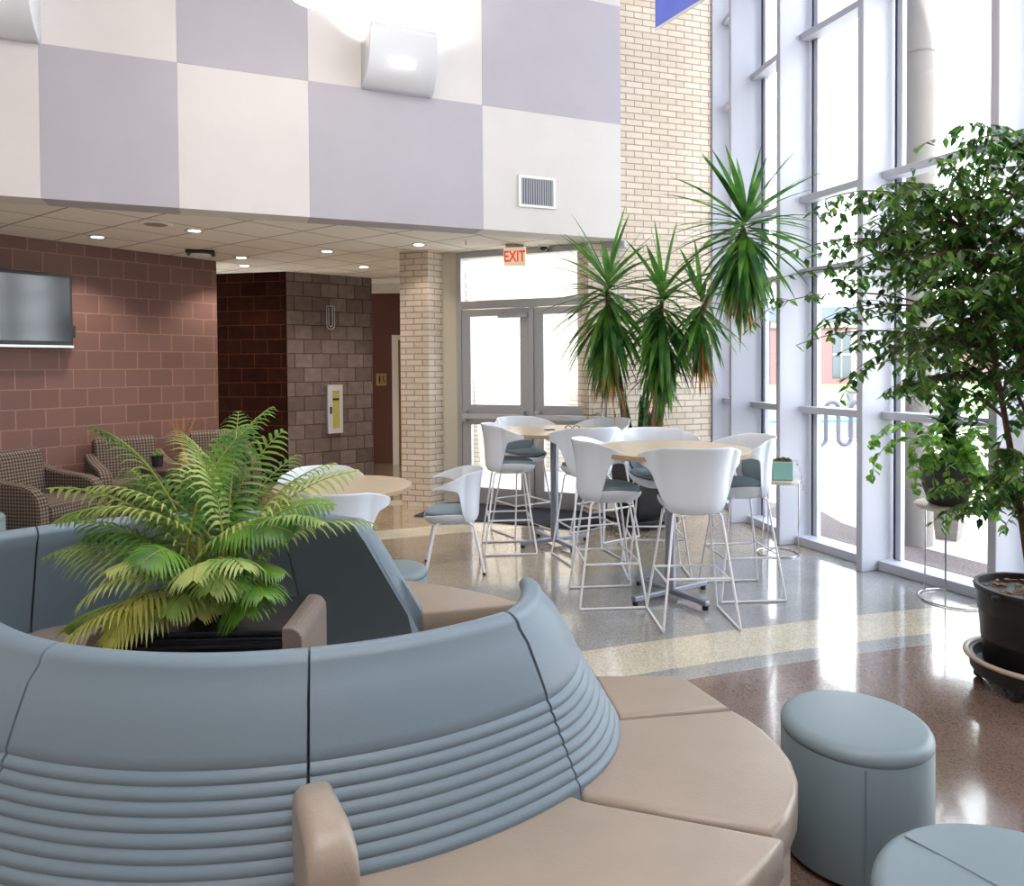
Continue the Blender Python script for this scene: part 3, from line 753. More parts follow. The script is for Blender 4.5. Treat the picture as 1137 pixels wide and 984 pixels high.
obj('seat_cushion', cushion(B(), e_out, .34, .452, .022), M['taupe'], e_t, angle=50)
obj('base', prism(B(), inset(e_out, .02), .03, .338), M['taupe_base'], e_t, smooth=False, bevel=.012)
# far bench, seen from its plain inner side
def far_out(a0, a1, r0, r1):
    return [(CF.x+lerp(r0, r1, k/10)*math.cos(R(lerp(a0, a1, k/10))), CF.y+lerp(r0, r1, k/10)*math.sin(R(lerp(a0, a1, k/10)))) for k in range(11)]+arc(CF, 1.335, a1, a0+8)
module('far curved bench section with exposed dark blue back and taupe seat, right of palm', CF, 46.6, 78, outline=far_out(38, 77.6, 1.765, 1.60), a0t=55.5)
module('far curved blue bench section hidden behind the palm fronds', CF, 78.2, 106, ro=1.62)
module('far curved blue bench section left of the palm, seam at its left', CF, 106.2, 134, ro=1.66)
module('far curved blue bench section at the left picture edge behind the tweed stool', CF, 134.2, 166, ro=1.68)

# round stools
def stool(name, label, loc, r, h, m, seams=0, rz=0, group=None):
    t = thing(name, label, 'stool', loc, rz, group)
    prof = [(r-.012, .0), (r-.004, .012), (r, .03), (r, h-.06), (r-.002, h-.045), (r, h-.035)]+[(r-.035+.035*math.cos(PI/2*k/5), h-.035+.033*math.sin(PI/2*k/5)) for k in range(1, 6)]+[(r*.6, h+.003), (.001, h+.004)]
    bt = [(r-.0, .03), (r, h-.052)]
    obj('body', lathe(B(), [(r-.03, .02), (r-.004, .022), (r, .035), (r, h-.052), (r-.003, h-.047)], 56), m, t, angle=50)
    obj('top_cushion', lathe(B(), [(r-.003, h-.048), (r+.0, h-.044), (r+.001, h-.035)]+[(r-.034+.035*math.cos(PI/2*k/5), h-.035+.033*math.sin(PI/2*k/5)) for k in range(1, 6)]+[(r*.6, h+.003), (.001, h+.004)], 56), m, t, angle=60)
    obj('foot_ring', lathe(B(), [(r-.03, 0), (r-.03, .024)], 40), M['black'], t)
    if seams:
        bm = B()
        for k in range(3):
            a = 2*PI*k/3; c, s = math.cos(a)*(r+.0012), math.sin(a)*(r+.0012)
            tube(bm, [(c, s, .04), (c, s, h-.055)], .0022, 6)
        obj('side_seam', bm, m, t)
    if seams > 1:
        bm = B()
        for k in range(2):
            a = PI/2*k+.2; c, s = math.cos(a)*(r-.03), math.sin(a)*(r-.03)
            tube(bm, [(c, s, h+.0005), (c*.5, s*.5, h+.004), (0, 0, h+.005), (-c*.5, -s*.5, h+.004), (-c, -s, h+.0005)], .003, 6)
        obj('top_seam', bm, m, t)
    return t
stool('round_stool', 'tall round blue grey stool standing right of the curved taupe seat', (1.115, 2.335, 0), .228, .445, M['blue_stool'], 1, R(-108))
stool('round_ottoman', 'wide round pale blue ottoman cut by the bottom right corner', (1.125, 1.50, 0), .335, .43, M['blue_stool'], 2, R(20))
stool('round_stool', 'pale blue round stool showing just behind the far taupe seat', (-.70, 4.16, 0), .2, .44, M['blue_stool'])
stool('round_stool', 'pale blue stool in front of the plaid armchair at the left edge', (-4.30, 5.72, 0), .21, .44, M['blue_stool'])
stool('tweed_stool', 'grey brown tweed round stool inside the bench ring left of the planter', (-1.96, 3.09, 0), .215, .44, M['tweed'])

# planter with palm
pt = thing('palm_planter', 'black ridged rectangular planter between taupe rounded ends inside the bench ring', 'planter', (-1.17, 2.80, 0), R(2))
bm = B(); box(bm, (-.31, -.19, 0), (.31, .19, .6)); obj('tub', bm, M['planter_black'], pt, smooth=False, bevel=.01)
bm = B()
for k in range(5): box(bm, (-.315, -.2, .53+k*.024), (.315, .2, .545+k*.024))
obj('ridged_rim', bm, M['planter_black'], pt, smooth=False, bevel=.003)
for s in (-1, 1):
    prof = [(.0, 0), (.075, 0), (.075, .6)]+[(.075-.05*(1-math.cos(PI/2*k/5)), .6+.05*math.sin(PI/2*k/5)) for k in range(1, 6)]+[(.0, .65)]
    bm = side_prism(B(), [(s*(.315+x), z) for x, z in prof], -.2, .2); obj('side_panel', bm, M['tweed'], pt, smooth=False, bevel=.006)
obj('soil', box(B(), (-.3, -.18, .6), (.3, .18, .625)), M['soil'], pt, smooth=False)
palm = thing('parlor_palm', 'large bushy palm with arching green and yellowing fronds in the black planter', 'palm', (-1.17, 2.80, .625))
def frond(az, elev, L, droop, m, nl=24, ll=.17, base=(0, 0), tilt=0):
    """rachis leaves base at azimuth az and elevation elev and droops; leaflets on both sides"""
    pts = []; p = Vector((base[0], base[1], base[2] if len(base) > 2 else 0)); n = 18; e = R(elev); h = Vector((math.cos(R(az)), math.sin(R(az)), 0))
    wob = random.uniform(-.5, .5); roll = R(random.uniform(-35, 35))
    for k in range(n+1):
        pts.append(p.copy()); t = k/n
        ee = e-R(droop)*t**1.4
        hh = Vector((math.cos(R(az)+wob*t), math.sin(R(az)+wob*t), 0))
        p = p+(hh*math.cos(ee)+Vector((0, 0, math.sin(ee))))*(L/n)
    bm = B()
    tube(bm, pts, .004, 5, radii=[.006*(1-.75*k/n) for k in range(n+1)])
    for f_ in bm.faces: f_.material_index = 1
    for i in range(nl):
        t = .26+.73*i/(nl-1); kf = t*n; k = min(int(kf), n-1); q = pts[k].lerp(pts[k+1], kf-k); tg = (pts[k+1]-pts[k]).normalized()
        sd0 = tg.cross(Vector((0, 0, 1))).normalized(); up0 = sd0.cross(tg).normalized()
        sd_ = sd0*math.cos(roll)+up0*math.sin(roll); up = up0*math.cos(roll)-sd0*math.sin(roll)
        le = ll*(math.sin(PI*min(1, (t-.26)/.73*.8+.18))**.55)*random.uniform(.88, 1.08)
        fw = .35+.75*((t-.26)/.74)
        for s in (-1, 1):
            d = (sd_*s+tg*fw+up*.15).normalized()
            wv = tg.cross(d).cross(d).normalized()*-1
            wv = (tg-d*tg.dot(d)).normalized()*.0072*(.8+.4*random.random())
            c = q.copy(); prev = None; dd_ = d.copy()
            prof = (.55, 1.0, .95, .6, .05)
            for j, wf in enumerate(prof):
                a, b = bm.verts.new(c-wv*wf), bm.verts.new(c+wv*wf)
                if prev: bm.faces.new((prev[0], prev[1], b, a)).material_index = 0
                prev = (a, b)
                dd_ = (dd_+Vector((0, 0, -.2-.12*j))*.8).normalized(); c = c+dd_*le/4
    return obj('frond', bm, [m, M['palm_stem']], palm, norm=False)
G_, P_, Y_ = M['palm_green'], M['palm_pale'], M['palm_yellow']
fr_list = [  # az (deg, 270 faces the camera), elevation, length, droop, material
 (172, 62, .95, 75, G_), (186, 44, .92, 60, G_), (200, 30, .85, 70, G_), (150, 58, .85, 70, G_), (212, 40, .85, 95, P_),
 (225, 50, .80, 120, P_), (236, 36, .78, 105, Y_), (248, 48, .72, 128, Y_), (262, 55, .66, 130, P_), (270, 40, .60, 110, P_),
 (282, 52, .66, 135, Y_), (295, 44, .68, 115, P_), (305, 30, .60, 90, G_), (318, 42, .72, 95, G_), (332, 30, .66, 75, G_),
 (345, 36, .72, 70, P_), (358, 48, .78, 80, G_), (10, 58, .85, 75, P_), (24, 68, .88, 55, G_), (60, 72, .90, 60, G_),
 (95, 72, .9, 65, G_), (130, 68, .9, 75, P_), (240, 72, .72, 110, P_), (285, 74, .70, 118, P_), (320, 66, .74, 100, P_),
 (200, 68, .78, 95, P_), (254, 24, .58, 80, Y_), (192, 20, .75, 50, P_), (218, 16, .72, 62, P_), (300, 66, .62, 120, G_), (265, 78, .75, 125, G_), (350, 62, .72, 92, P_),
 (340, 12, .5, 50, G_), (168, 34, .85, 70, G_)]
for a in fr_list:
    front = 215 < a[0] < 325
    if 260 < a[0] < 325 and a[1] < 60: a = (a[0], a[1]+14, a[2]*.74, a[3], a[4])
    frond(a[0]+random.uniform(-8, 8), a[1]+(0 if front else 12)+random.uniform(-6, 6), a[2]*(.72 if front else .80)*random.uniform(.85, 1.08), a[3]*.9, a[4], nl=random.choice((18, 20, 22)), ll=random.uniform(.14, .18), base=(random.uniform(-.1, .1), random.uniform(-.05, .05), random.uniform(.0, .10) if front else random.uniform(0, .26)))
for a in ((176, 70, 1.02, 62, P_), (160, 74, .98, 60, G_), (70, 84, .96, 40, G_), (20, 74, .98, 58, P_), (40, 80, .9, 50, G_), (120, 82, .95, 55, P_), (186, 58, .92, 80, P_), (5, 66, .9, 80, P_)):
    frond(a[0], a[1]-4, a[2]*.86, a[3]+8, a[4], nl=20, ll=.16, base=(random.uniform(-.06, .06), 0))
bm = B()
for k in range(14):
    a = random.uniform(0, 2*PI); rr_ = random.uniform(.02, .1)
    tube(bm, [(rr_*math.cos(a), rr_*math.sin(a), 0), (rr_*1.1*math.cos(a), rr_*1.1*math.sin(a), random.uniform(.2, .34))], .007, 6)
obj('stems', bm, M['palm_stem'], palm)

# ------------------------------------------------------------ round tables
def table(label, loc, r, h, rz, group):
    t = thing('round_table', label, 'table', loc, rz, group)
    tp = obj('tabletop', lathe(B(), [(r-.012, h-.032), (r-.003, h-.03), (r-.003, h-.003), (r-.006, h), (.001, h)], 64), M['table_wood'], t, angle=30)
    obj('edge_band', lathe(B(), [(r-.003, h-.03), (r, h-.028), (r, h-.003), (r-.003, h-.001)], 64), M['table_edge'], tp)
    obj('column', lathe(B(), [(.036, .05), (.036, h-.05), (.1, h-.045), (.1, h-.032)], 28), M['table_post'], t)
    for k in range(4):
        a = PI/2*k
        ft = obj('foot', box(B(), (0.0, -.022, .028), (.34, .022, .062), a), M['table_post'], t, smooth=False, bevel=.006)
        obj('glide', lathe(B(), [(.02, 0), (.02, .03)], 14, (.32*math.cos(a), .32*math.sin(a), 0)), M['black'], ft)
    return t
table('tall round oak bar table nearest the camera, four white stools around it', (1.085, 4.95, 0), .545, 1.03, R(32), 'tall round bar tables')
table('tall round oak bar table nearer the glass doors with two small items on it', (.375, 6.45, 0), .545, 1.03, R(25), 'tall round bar tables')
table('low round oak table behind the far curved bench, left of brick pier', (-1.24, 5.25, 0), .5, .74, R(20), None)
t = thing('phone', 'small dark phone lying on the bar table by the doors', 'phone', (.33, 6.42, 1.0305), R(20))
obj('body', box(B(), (-.045, -.03, 0), (.045, .03, .009)), M['phone'], t, bevel=.003)
obj('screen', box(B(), (-.04, -.026, .009), (.04, .026, .0098)), M['screen'], t, smooth=False)
t = thing('eyeglasses', 'dark eyeglasses lying on the bar table beside the phone', 'glasses', (.53, 6.36, 1.0305), R(-8))
bm = B()
for s in (-1, 1): tube(bm, [(s*.035+.027*math.cos(2*PI*k/16), .0, .022+.02*math.sin(2*PI*k/16)) for k in range(16)], .004, 6, closed=True)
tube(bm, [(-.01, 0, .026), (.01, 0, .026)], .003, 6); obj('rims', bm, M['phone'], t)
for s in (-1, 1): obj('temple', tube(B(), [(s*.062, 0, .026), (s*.063, .07, .024), (s*.055, .12, .008)], .0025, 6), M['phone'], t)

# ------------------------------------------------------------ shell chairs
def smooth01(x): x = max(0, min(1, x)); return x*x*(3-2*x)
def shell_mesh():
    bm = B()
    # bowl under the sitter
    rows = []
    for k in range(9):
        v = k/8; row = []
        for j in range(48):
            a = 2*PI*j/48
            ca, sa = math.cos(a), math.sin(a)
            rx = .215 if ca > 0 else .188; ry = .20
            q = (abs(ca)**2.6+abs(sa)**2.6)**(-1/2.6)
            rad = math.sin(v*PI/2)
            x, y = ca*rx*q*rad+.02, sa*ry*q*rad
            z = -.088+.088*(1-math.cos(v*PI/2))**1.3+ (.022*abs(sa)**2)*v - .012*max(ca, 0)**3*v
            row.append((x, y, z))
        rows.append(row)
    V = grid(bm, rows, cu=True)
    # wrap-around back that runs out into two forward wings
    def horiz(u, hz):
        """u in -1..1 along the band; within |u|<.46 a round back, beyond it a wing going out and forward"""
        A = abs(u); sg = 1 if u >= 0 else -1
        rb = .205*min(1, .90+hz)+.03*hz+.028*hz**4
        if A < .46:
            ph = R(68)*A/.46
            return (-math.cos(ph)*rb*(1-.06*hz), sg*math.sin(ph)*rb)
        ph = R(68); x0, y0 = -math.cos(ph)*rb*(1-.06*hz), math.sin(ph)*rb
        w_ = (A-.46)/.54
        x1, y1 = .16, .305
        # quadratic blend keeps the tangent of the back where the wing starts
        cx_, cy_ = x0+.095, y0+.155
        return (x0*(1-w_)**2+2*cx_*w_*(1-w_)+x1*w_*w_, sg*(y0*(1-w_)**2+2*cy_*w_*(1-w_)+y1*w_*w_))
    rows = []
    NP, NV = 64, 12
    for i in range(NP+1):
        u = lerp(-1, 1, i/NP); A = abs(u)
        zt = .352-.035*A*A-.125*max(A-.35, 0)**1.15
        zl = lerp(-.06, .19, smooth01((A-.40)/.20))
        zl = lerp(zl, zt-.012, max(0, (A-.5)/.5)**1.25)
        row = []
        for k in range(NV+1):
            z = lerp(zl, zt, k/NV); hz = max((z+.06)/.41, 0)
            x, y = horiz(u, hz)
            row.append((x+.01, y, z))
        rows.append(row)
    grid(bm, rows)
    return bm
def pad_mesh():
    bm = B()
    lathe_rows = []
    for rs_, z in ((.93, .002), (.95, .012), (.93, .024), (.85, .031), (.5, .034), (.01, .03)):
        row = []
        for j in range(48):
            a = 2*PI*j/48; ca, sa = math.cos(a), math.sin(a)
            q = (abs(ca)**2.6+abs(sa)**2.6)**(-1/2.6)
            row.append((ca*(.215 if ca > 0 else .17)*q*rs_+.02, sa*.2*q*rs_, z+.012*abs(sa)*rs_-.008*max(ca, 0)*rs_))
        lathe_rows.append(row)
    V = grid(bm, lathe_rows, cu=True); bm.faces.new(V[0][::-1]); bm.faces.new(V[-1])
    return bm
def backpad_mesh():
    bm = B(); rows = []
    for i in range(25):
        ph = lerp(-62, 62, i/24); A = abs(ph); row = []
        zb = lerp(.0, .07, smooth01((A-40)/22)); zt = lerp(.2, .15, A/62)
        for off in (0, 1):
            for k in range(6) if off == 0 else range(5, -1, -1):
                z = lerp(zb, zt, k/5); hz = (z+.06)/.41; rb = .205*min(1, .90+hz)+.03*hz+.028*hz**4-.007-.014*off
                row.append((-math.cos(R(ph))*rb*(1-.06*hz)+.01, math.sin(R(ph))*rb, z))
        rows.append(row)
    V = grid(bm, rows, cu=True); bm.faces.new(V[0][::-1]); bm.faces.new(V[-1])
    return bm
MSH = {}
def chair_base(t, zs):
    sh = obj('shell', shell_mesh(), M['shell'], t, solid=.007, sub=1, angle=80, loc=(0, 0, zs), norm=False)
    p = obj('seat_pad', pad_mesh(), M['pad'], t, angle=70, loc=(0, 0, zs))
    obj('back_pad', backpad_mesh(), M['pad'], t, angle=70, loc=(0, 0, zs))
def bar_stool(label):
    t = thing('bar_stool', label, 'bar stool', (0, 0, 0), 0, 'white shell bar stools around the tall tables')
    zs = .755; chair_base(t, zs)
    r = .0078
    def P(s, q, z):   # a point on the splayed leg plane: s side, q front(+)/rear(-)
        u = (zs-.075-z)/(zs-.075)
        return Vector((q*lerp(.13, .225, u), s*lerp(.15, .235, u), z))
    for s in (-1, 1):
        for q in (-1, 1):
            top = P(s, q, zs-.075)
            obj('leg', tube(B(), [Vector((q*.05, s*.09, zs-.062)), Vector((q*.11, s*.14, zs-.062)), top+Vector((0, 0, -.005)), P(s, q, .012)], r), M['wire'], t)
        a, b = P(s, -1, r), P(s, 1, r)
        obj('runner', tube(B(), [a, b], r), M['wire'], t)
    zf = .29
    obj('footrest', tube(B(), [P(-1, -1, zf), P(-1, 1, zf), P(1, 1, zf), P(1, -1, zf)], r), M['wire'], t)
    obj('rear_stretcher', tube(B(), [P(-1, -1, zf+.02), P(1, -1, zf+.02)], r*.9), M['wire'], t)
    return t
def shell_chair(label):
    t = thing('shell_chair', label, 'chair', (0, 0, 0), 0, 'white shell chairs around the low table')
    zs = .445; chair_base(t, zs)
    for s in (-1, 1):
        for q in (-1, 1):
            lg = obj('leg', tube(B(), [Vector((q*.06, s*.09, zs-.06)), Vector((q*.13, s*.15, zs-.062)), Vector((q*.15, s*.165, zs-.08)), Vector((q*.225, s*.22, .012))], .011), M['wire'], t)
            obj('foot_cap', lathe(B(), [(.014, 0), (.014, .018)], 12, (q*.225, s*.22, 0)), M['black'], lg)
    obj('seat_rail', tube(B(), [(-.12, -.12, zs-.065), (.12, -.12, zs-.065), (.12, .12, zs-.065), (-.12, .12, zs-.065)], .008, closed=True), M['wire'], t)
    return t
spots = [((1.12, 4.50, 0), 92, 'white bar stool with its back to the camera, nearest in view'),
         ((.64, 4.93, 0), 4, 'white bar stool left of the near tall table, seen from the side'),
         ((1.60, 5.05, 0), 184, 'white bar stool right of the near tall table, by the glass wall'),
         ((1.10, 5.56, 0), 268, 'white bar stool behind the near tall table, facing the camera'),
         ((-.04, 6.30, 0), 5, 'white bar stool left of the table by the doors, seen from the side'),
         ((.10, 6.98, 0), -58, 'white bar stool behind the table by the doors, toward its left'),
         ((.62, 5.98, 0), 108, 'white bar stool with its back to the camera at the table by the doors'),
         ((.86, 6.76, 0), 215, 'white bar stool at the far right of the table by the doors')]
first = None
for loc, a, lab in spots:
    if first is None: first = bar_stool(lab); first.location = loc; first.rotation_euler = (0, 0, R(a))
    else: dup(first, lab, loc, R(a))
cs = [((-1.16, 4.78, 0), 90, 'white shell chair in front of the low round table, back to camera'),
      ((-1.52, 5.72, 0), 285, 'white shell chair behind the low round table'),
      ((-.47, 5.70, 0), 186, 'white shell chair right of the low round table, turned left')]
first = None
for loc, a, lab in cs:
    if first is None: first = shell_chair(lab); first.location = loc; first.rotation_euler = (0, 0, R(a))
    else: dup(first, lab, loc, R(a))

# ------------------------------------------------------------ plaid armchairs, side table
def armchair(label, loc, rz):
    t = thing('armchair', label, 'armchair', loc, rz, 'brown plaid armchairs along the block wall')
    ap = [(-.36, .1), (.33, .1), (.36, .16), (.355, .4), (.33, .5), (.27, .57), (.18, .605), (.0, .625), (-.2, .66), (-.36, .72)]
    for s in (-1, 1):
        obj('arm', side_prism(B(), ap, s*.27, s*.385), M['plaid'], t, bevel=.02, seg=3)
    bp_ = [(-.2, .36), (-.34, .86)]
    back = [(-.16, .3), (-.22, .45), (-.27, .78), (-.30, .85), (-.35, .875), (-.41, .86), (-.44, .8), (-.40, .12), (-.3, .1)]
    obj('backrest', side_prism(B(), back, -.30, .30), M['plaid'], t, bevel=.025, seg=3)
    st = [(-.2, .28), (.32, .28), (.36, .33), (.35, .41), (.3, .44), (.0, .455), (-.2, .44)]
    obj('seat_cushion', side_prism(B(), st, -.265, .265), M['plaid'], t, bevel=.02, seg=3)
    obj('seat_base', side_prism(B(), [(-.3, .1), (.33, .1), (.33, .28), (-.3, .28)], -.265, .265), M['plaid'], t, smooth=False)
    for sx_ in (-1, 1):
        for sy_ in (-1, 1): obj('leg', box(B(), (sx_*.3-.025, sy_*.33-.025, 0), (sx_*.3+.025, sy_*.33+.025, .1)), M['dark_wood'], t, smooth=False)
    return t
a1 = armchair('brown plaid armchair nearest, at the left edge below the television', (-4.26, 6.5, 0), R(-12))
dup(a1, 'brown plaid armchair behind the palm tips, left of the potted twig table', (-3.97, 7.53, 0), R(-48))
dup(a1, 'brown plaid armchair farthest right along the block wall, by its corner', (-3.34, 8.24, 0), R(-60))
t = thing('side_table', 'small dark brown lamp table between two plaid armchairs', 'table', (-3.40, 7.14, 0), R(-50))
obj('tabletop', box(B(), (-.24, -.24, .6), (.24, .24, .635)), M['dark_wood'], t, bevel=.006)
obj('shelf', box(B(), (-.2, -.2, .2), (.2, .2, .22)), M['dark_wood'], t, smooth=False)
for sx_ in (-1, 1):
    for sy_ in (-1, 1): obj('leg', box(B(), (sx_*.2-.02, sy_*.2-.02, 0), (sx_*.2+.02, sy_*.2+.02, .6)), M['dark_wood'], t, smooth=False)
t = thing('potted_succulent', 'tiny green plant in a black pot on the dark side table', 'potted plant', (-3.51, 7.10, .636))
obj('pot', lathe(B(), [(.045, 0), (.06, .11), (.055, .11), (.05, .1), (.001, .1)], 24), M['black'], t)
bm = B()
for k in range(26):
    a = random.uniform(0, 2*PI); e = random.uniform(.3, 1.4); L = random.uniform(.04, .08)
    d = Vector((math.cos(a)*math.cos(e), math.sin(a)*math.cos(e), math.sin(e))); s_ = d.orthogonal().normalized()*.01
    b0 = Vector((0, 0, .1))
    bm.faces.new([bm.verts.new(b0-s_*.4), bm.verts.new(b0+d*L*.5-s_), bm.verts.new(b0+d*L), bm.verts.new(b0+d*L*.5+s_)])
obj('leaves', bm, M['pothos'], t, norm=False)
t = thing('twig_vase', 'slim vase holding bare tan twigs on the dark side table', 'vase', (-3.30, 7.20, .636))
obj('vase', lathe(B(), [(.03, 0), (.045, .04), (.035, .1), (.02, .13), (.018, .13)], 20), mat('tan vase', (170, 130, 80), .5), t)
bm = B()
for k in range(9):
    a = random.uniform(0, 2*PI); p = Vector((0, 0, .12)); q = [p]
    d = Vector((math.cos(a)*.3, math.sin(a)*.3, 1)).normalized()
    for j in range(5):
        d = (d+Vector((random.uniform(-.25, .25), random.uniform(-.25, .25), 0))).normalized(); p = p+d*.075; q.append(p)
    tube(bm, q, .003, 5)
obj('twigs', bm, mat('tan twig', (160, 116, 66), .8), t)

# ------------------------------------------------------------ yucca group
yp = thing('yucca_pot', 'tall black square tapered pot on a wheeled dolly by the brick wall', 'planter', (1.28, 7.18, 0), R(22))
def sq(bm, prof):
    rows = []
    for r, z in prof:
        rows.append([(x*r, y*r, z) for x, y in ((-1, -.8), (-.8, -1), (.8, -1), (1, -.8), (1, .8), (.8, 1), (-.8, 1), (-1, .8))])
    V = grid(bm, rows, cu=True); bm.faces.new(V[0][::-1]); bm.faces.new(V[-1]); return bm
obj('tub', sq(B(), [(.17, .1), (.25, .66), (.265, .66), (.27, .7), (.24, .7), (.24, .66)]), M['black'], yp, bevel=.006)
obj('tray', sq(B(), [(.27, .055), (.29, .06), (.3, .1), (.28, .1), (.2, .075)]), M['black'], yp, bevel=.006)
obj('soil', sq(B(), [(.235, .655), (.235, .67)]), M['soil'], yp)
for sx_ in (-1, 1):
    for sy_ in (-1, 1): obj('caster', lathe(B(), [(.02, .0), (.026, .02), (.02, .055)], 12, (sx_*.22, sy_*.22, 0)), M['black'], yp)
yu = thing('yucca_tree', 'tall yucca with three canes and sword leaf crowns against the brick wall', 'plant', (1.28, 7.18, .67))
def sword(bm, p, d, L, wd, droop, mi=0):
    d = d.normalized(); side = d.cross(Vector((0, 0, 1)))
    side = side.normalized() if side.length > .05 else Vector((random.uniform(-1, 1), random.uniform(-1, 1), 0)).normalized()
    prev = None; n = 6; c = p.copy()
    prof = (.5, .85, 1, .95, .75, .45, .02)
    for k in range(n+1):
        wv = side*wd*.5*prof[k]; up = side.cross(d).normalized()*wd*.12*prof[k]
        a, m_, b = bm.verts.new(c-wv+up), bm.verts.new(c), bm.verts.new(c+wv+up)
        if prev:
            for q in ((prev[0], prev[1], m_, a), (prev[1], prev[2], b, m_)): bm.faces.new(q).material_index = mi
        prev = (a, m_, b)
        d = (d+Vector((0, 0, -droop))).normalized(); c = c+d*L/n
def crown(tip, axis, n, L, span, dead=12):
    """leaves along the last stretch of the cane; young ones point up, old ones hang"""
    bm = B(); axis = Vector(axis).normalized(); u = axis.orthogonal().normalized(); v = axis.cross(u)
    for k in range(n):
        t = k/(n-1); a = k*2.39996+random.uniform(-.25, .25)
        el = lerp(80, -70, t**.5)+random.uniform(-20, 20)
        d = (u*math.cos(a)+v*math.sin(a))*math.cos(R(el))+axis*math.sin(R(el))
        p = Vector(tip)-axis*span*t**1.1
        e_ = p+O+d*L*1.05
        if e_.y > 7.56+.318*(e_.x-.82): d.y = -abs(d.y)*.6
        sword(bm, p+d*.02, d, L*random.uniform(.82, 1.1)*(.75+.25*math.sin(PI*min(t+.25, 1))), random.uniform(.042, .06), .06+.15*t)
    for k in range(dead):
        a = random.uniform(0, 2*PI); p = Vector(tip)-axis*span*random.uniform(.85, 1.12)
        d = (u*math.cos(a)+v*math.sin(a))*random.uniform(.2, .6)-Vector((0, 0, 1))
        sword(bm, p-Vector((0, 0, random.uniform(0, .1))), d, L*random.uniform(.3, .85), .022, .1, 1)
    return obj('leaf_crown', bm, [M['yucca'], M['dead']], yu, norm=False, smooth=False)
O = Vector((1.28, 7.18, .67))
def cane(pts, r0, r1):
    pts = [Vector(p)-O for p in pts]; n = 16; q = []
    for k in range(n+1):
        t = k/n*(len(pts)-1); i = min(int(t), len(pts)-2); u = t-i
        p0 = pts[max(i-1, 0)]; p1 = pts[i]; p2 = pts[i+1]; p3 = pts[min(i+2, len(pts)-1)]
        q.append(.5*((2*p1)+(-p0+p2)*u+(2*p0-5*p1+4*p2-p3)*u*u+(-p0+3*p1-3*p2+p3)*u**3))
    obj('cane', tube(B(), q, r0, 10, radii=[lerp(r0, r1, k/n)*(1+.1*math.sin(k*2.1)) for k in range(n+1)]), M['cane'], yu)
cane([(1.18, 7.15, .66), (1.08, 7.05, 1.2), (.96, 6.9, 1.7), (.90, 6.78, 2.3)], .035, .022)
cane([(1.30, 7.15, .66), (1.41, 7.0, 1.25), (1.42, 6.9, 1.7), (1.41, 6.74, 2.35)], .04, .02)
cane([(1.36, 7.2, .66), (1.50, 7.05, 1.3), (1.74, 6.55, 2.1), (1.97, 6.12, 2.75)], .042, .022)
crown(Vector((.90, 6.76, 2.40))-O, (0, 0, 1), 150, .74, .62, 90)
crown(Vector((1.41, 6.72, 2.30))-O, (0, 0, 1), 135, .72, .62, 20)
crown(Vector((1.98, 6.10, 2.84))-O, (.05, -.05, 1), 150, .72, .45, 34)
crown(Vector((1.72, 6.55, 2.22))-O, (.0, 0, 1), 60, .6, .35, 90)
crown(Vector((1.40, 7.0, 1.62))-O, (-.1, 0, 1), 34, .42, .3, 8)
sp_ = thing('snake_plant', 'upright snake plant leaves around the yucca canes in the black pot', 'plant', (1.28, 7.18, .67))
for k in range(20):
    a = random.uniform(0, 2*PI); rr_ = random.uniform(.05, .2); bm = B()
    p = Vector((rr_*math.cos(a), rr_*math.sin(a), -.005)); tl = Vector((math.cos(a)*.18, math.sin(a)*.18, 1)).normalized()
    side = Vector((math.cos(a+1.2), math.sin(a+1.2), 0)); prev = None; L = random.uniform(.42, .78); nn = 7
    for j in range(nn+1):
        wd = .028*(.7, .95, 1, 1, .95, .8, .5, .03)[j]; tw = side*math.cos(j*.15)+tl.cross(side)*math.sin(j*.15)
        c = p+tl*L*j/nn; q = (bm.verts.new(c-tw*wd), bm.verts.new(c+tl.cross(tw)*.006), bm.verts.new(c+tw*wd))
        if prev: bm.faces.new((prev[0], prev[1], q[1], q[0])); bm.faces.new((prev[1], prev[2], q[2], q[1]))
        prev = q
    obj('leaf', bm, M['snake'], sp_, norm=False, solid=.003)

# ------------------------------------------------------------ small tables by the glass
def ring_table(label, loc, r, h, rz, rb):
    t = thing('plant_stand', label, 'side table', loc, rz, 'round wire plant stands by the glass wall')
    obj('tabletop', lathe(B(), [(r-.01, h-.028), (r, h-.024), (r, h-.004), (r-.004, h), (.001, h)], 48), M['marble'], t, angle=30)
    obj('base_ring', tube(B(), [(rb*math.cos(2*PI*k/40), rb*math.sin(2*PI*k/40), .007) for k in range(40)], .006, closed=True), M['chrome'], t)
    for a in (115, 223, 345):
        c, s = math.cos(R(a))*rb, math.sin(R(a))*rb
        obj('leg', tube(B(), [(c, s, .007), (c, s, h-.026)], .006), M['chrome'], t)
    return t
ring_table('round wire stand by the glass wall holding the charcoal potted plant', (2.99, 4.84, 0), .25, .65, R(0), .22)
ring_table('round wire stand farther along the glass holding a mint planter box', (2.24, 6.07, 0), .175, .635, R(0), .165)
t = thing('charcoal_plant_pot', 'tapered charcoal pot on the round wire stand', 'plant pot', (2.93, 4.84, .651))
obj('tub', lathe(B(), [(.1, 0), (.115, .01), (.15, .12), (.172, .28), (.175, .3), (.165, .3), (.16, .28)], 40), M['charcoal_pot'], t)
obj('soil', lathe(B(), [(.155, .265), (.16, .275), (.001, .28)], 30), M['soil'], t)
pl = thing('mixed_foliage_plant', 'leafy broadleaf plant with trailing lime vines in the charcoal pot', 'plant', (2.93, 4.84, .93))
bm = B()
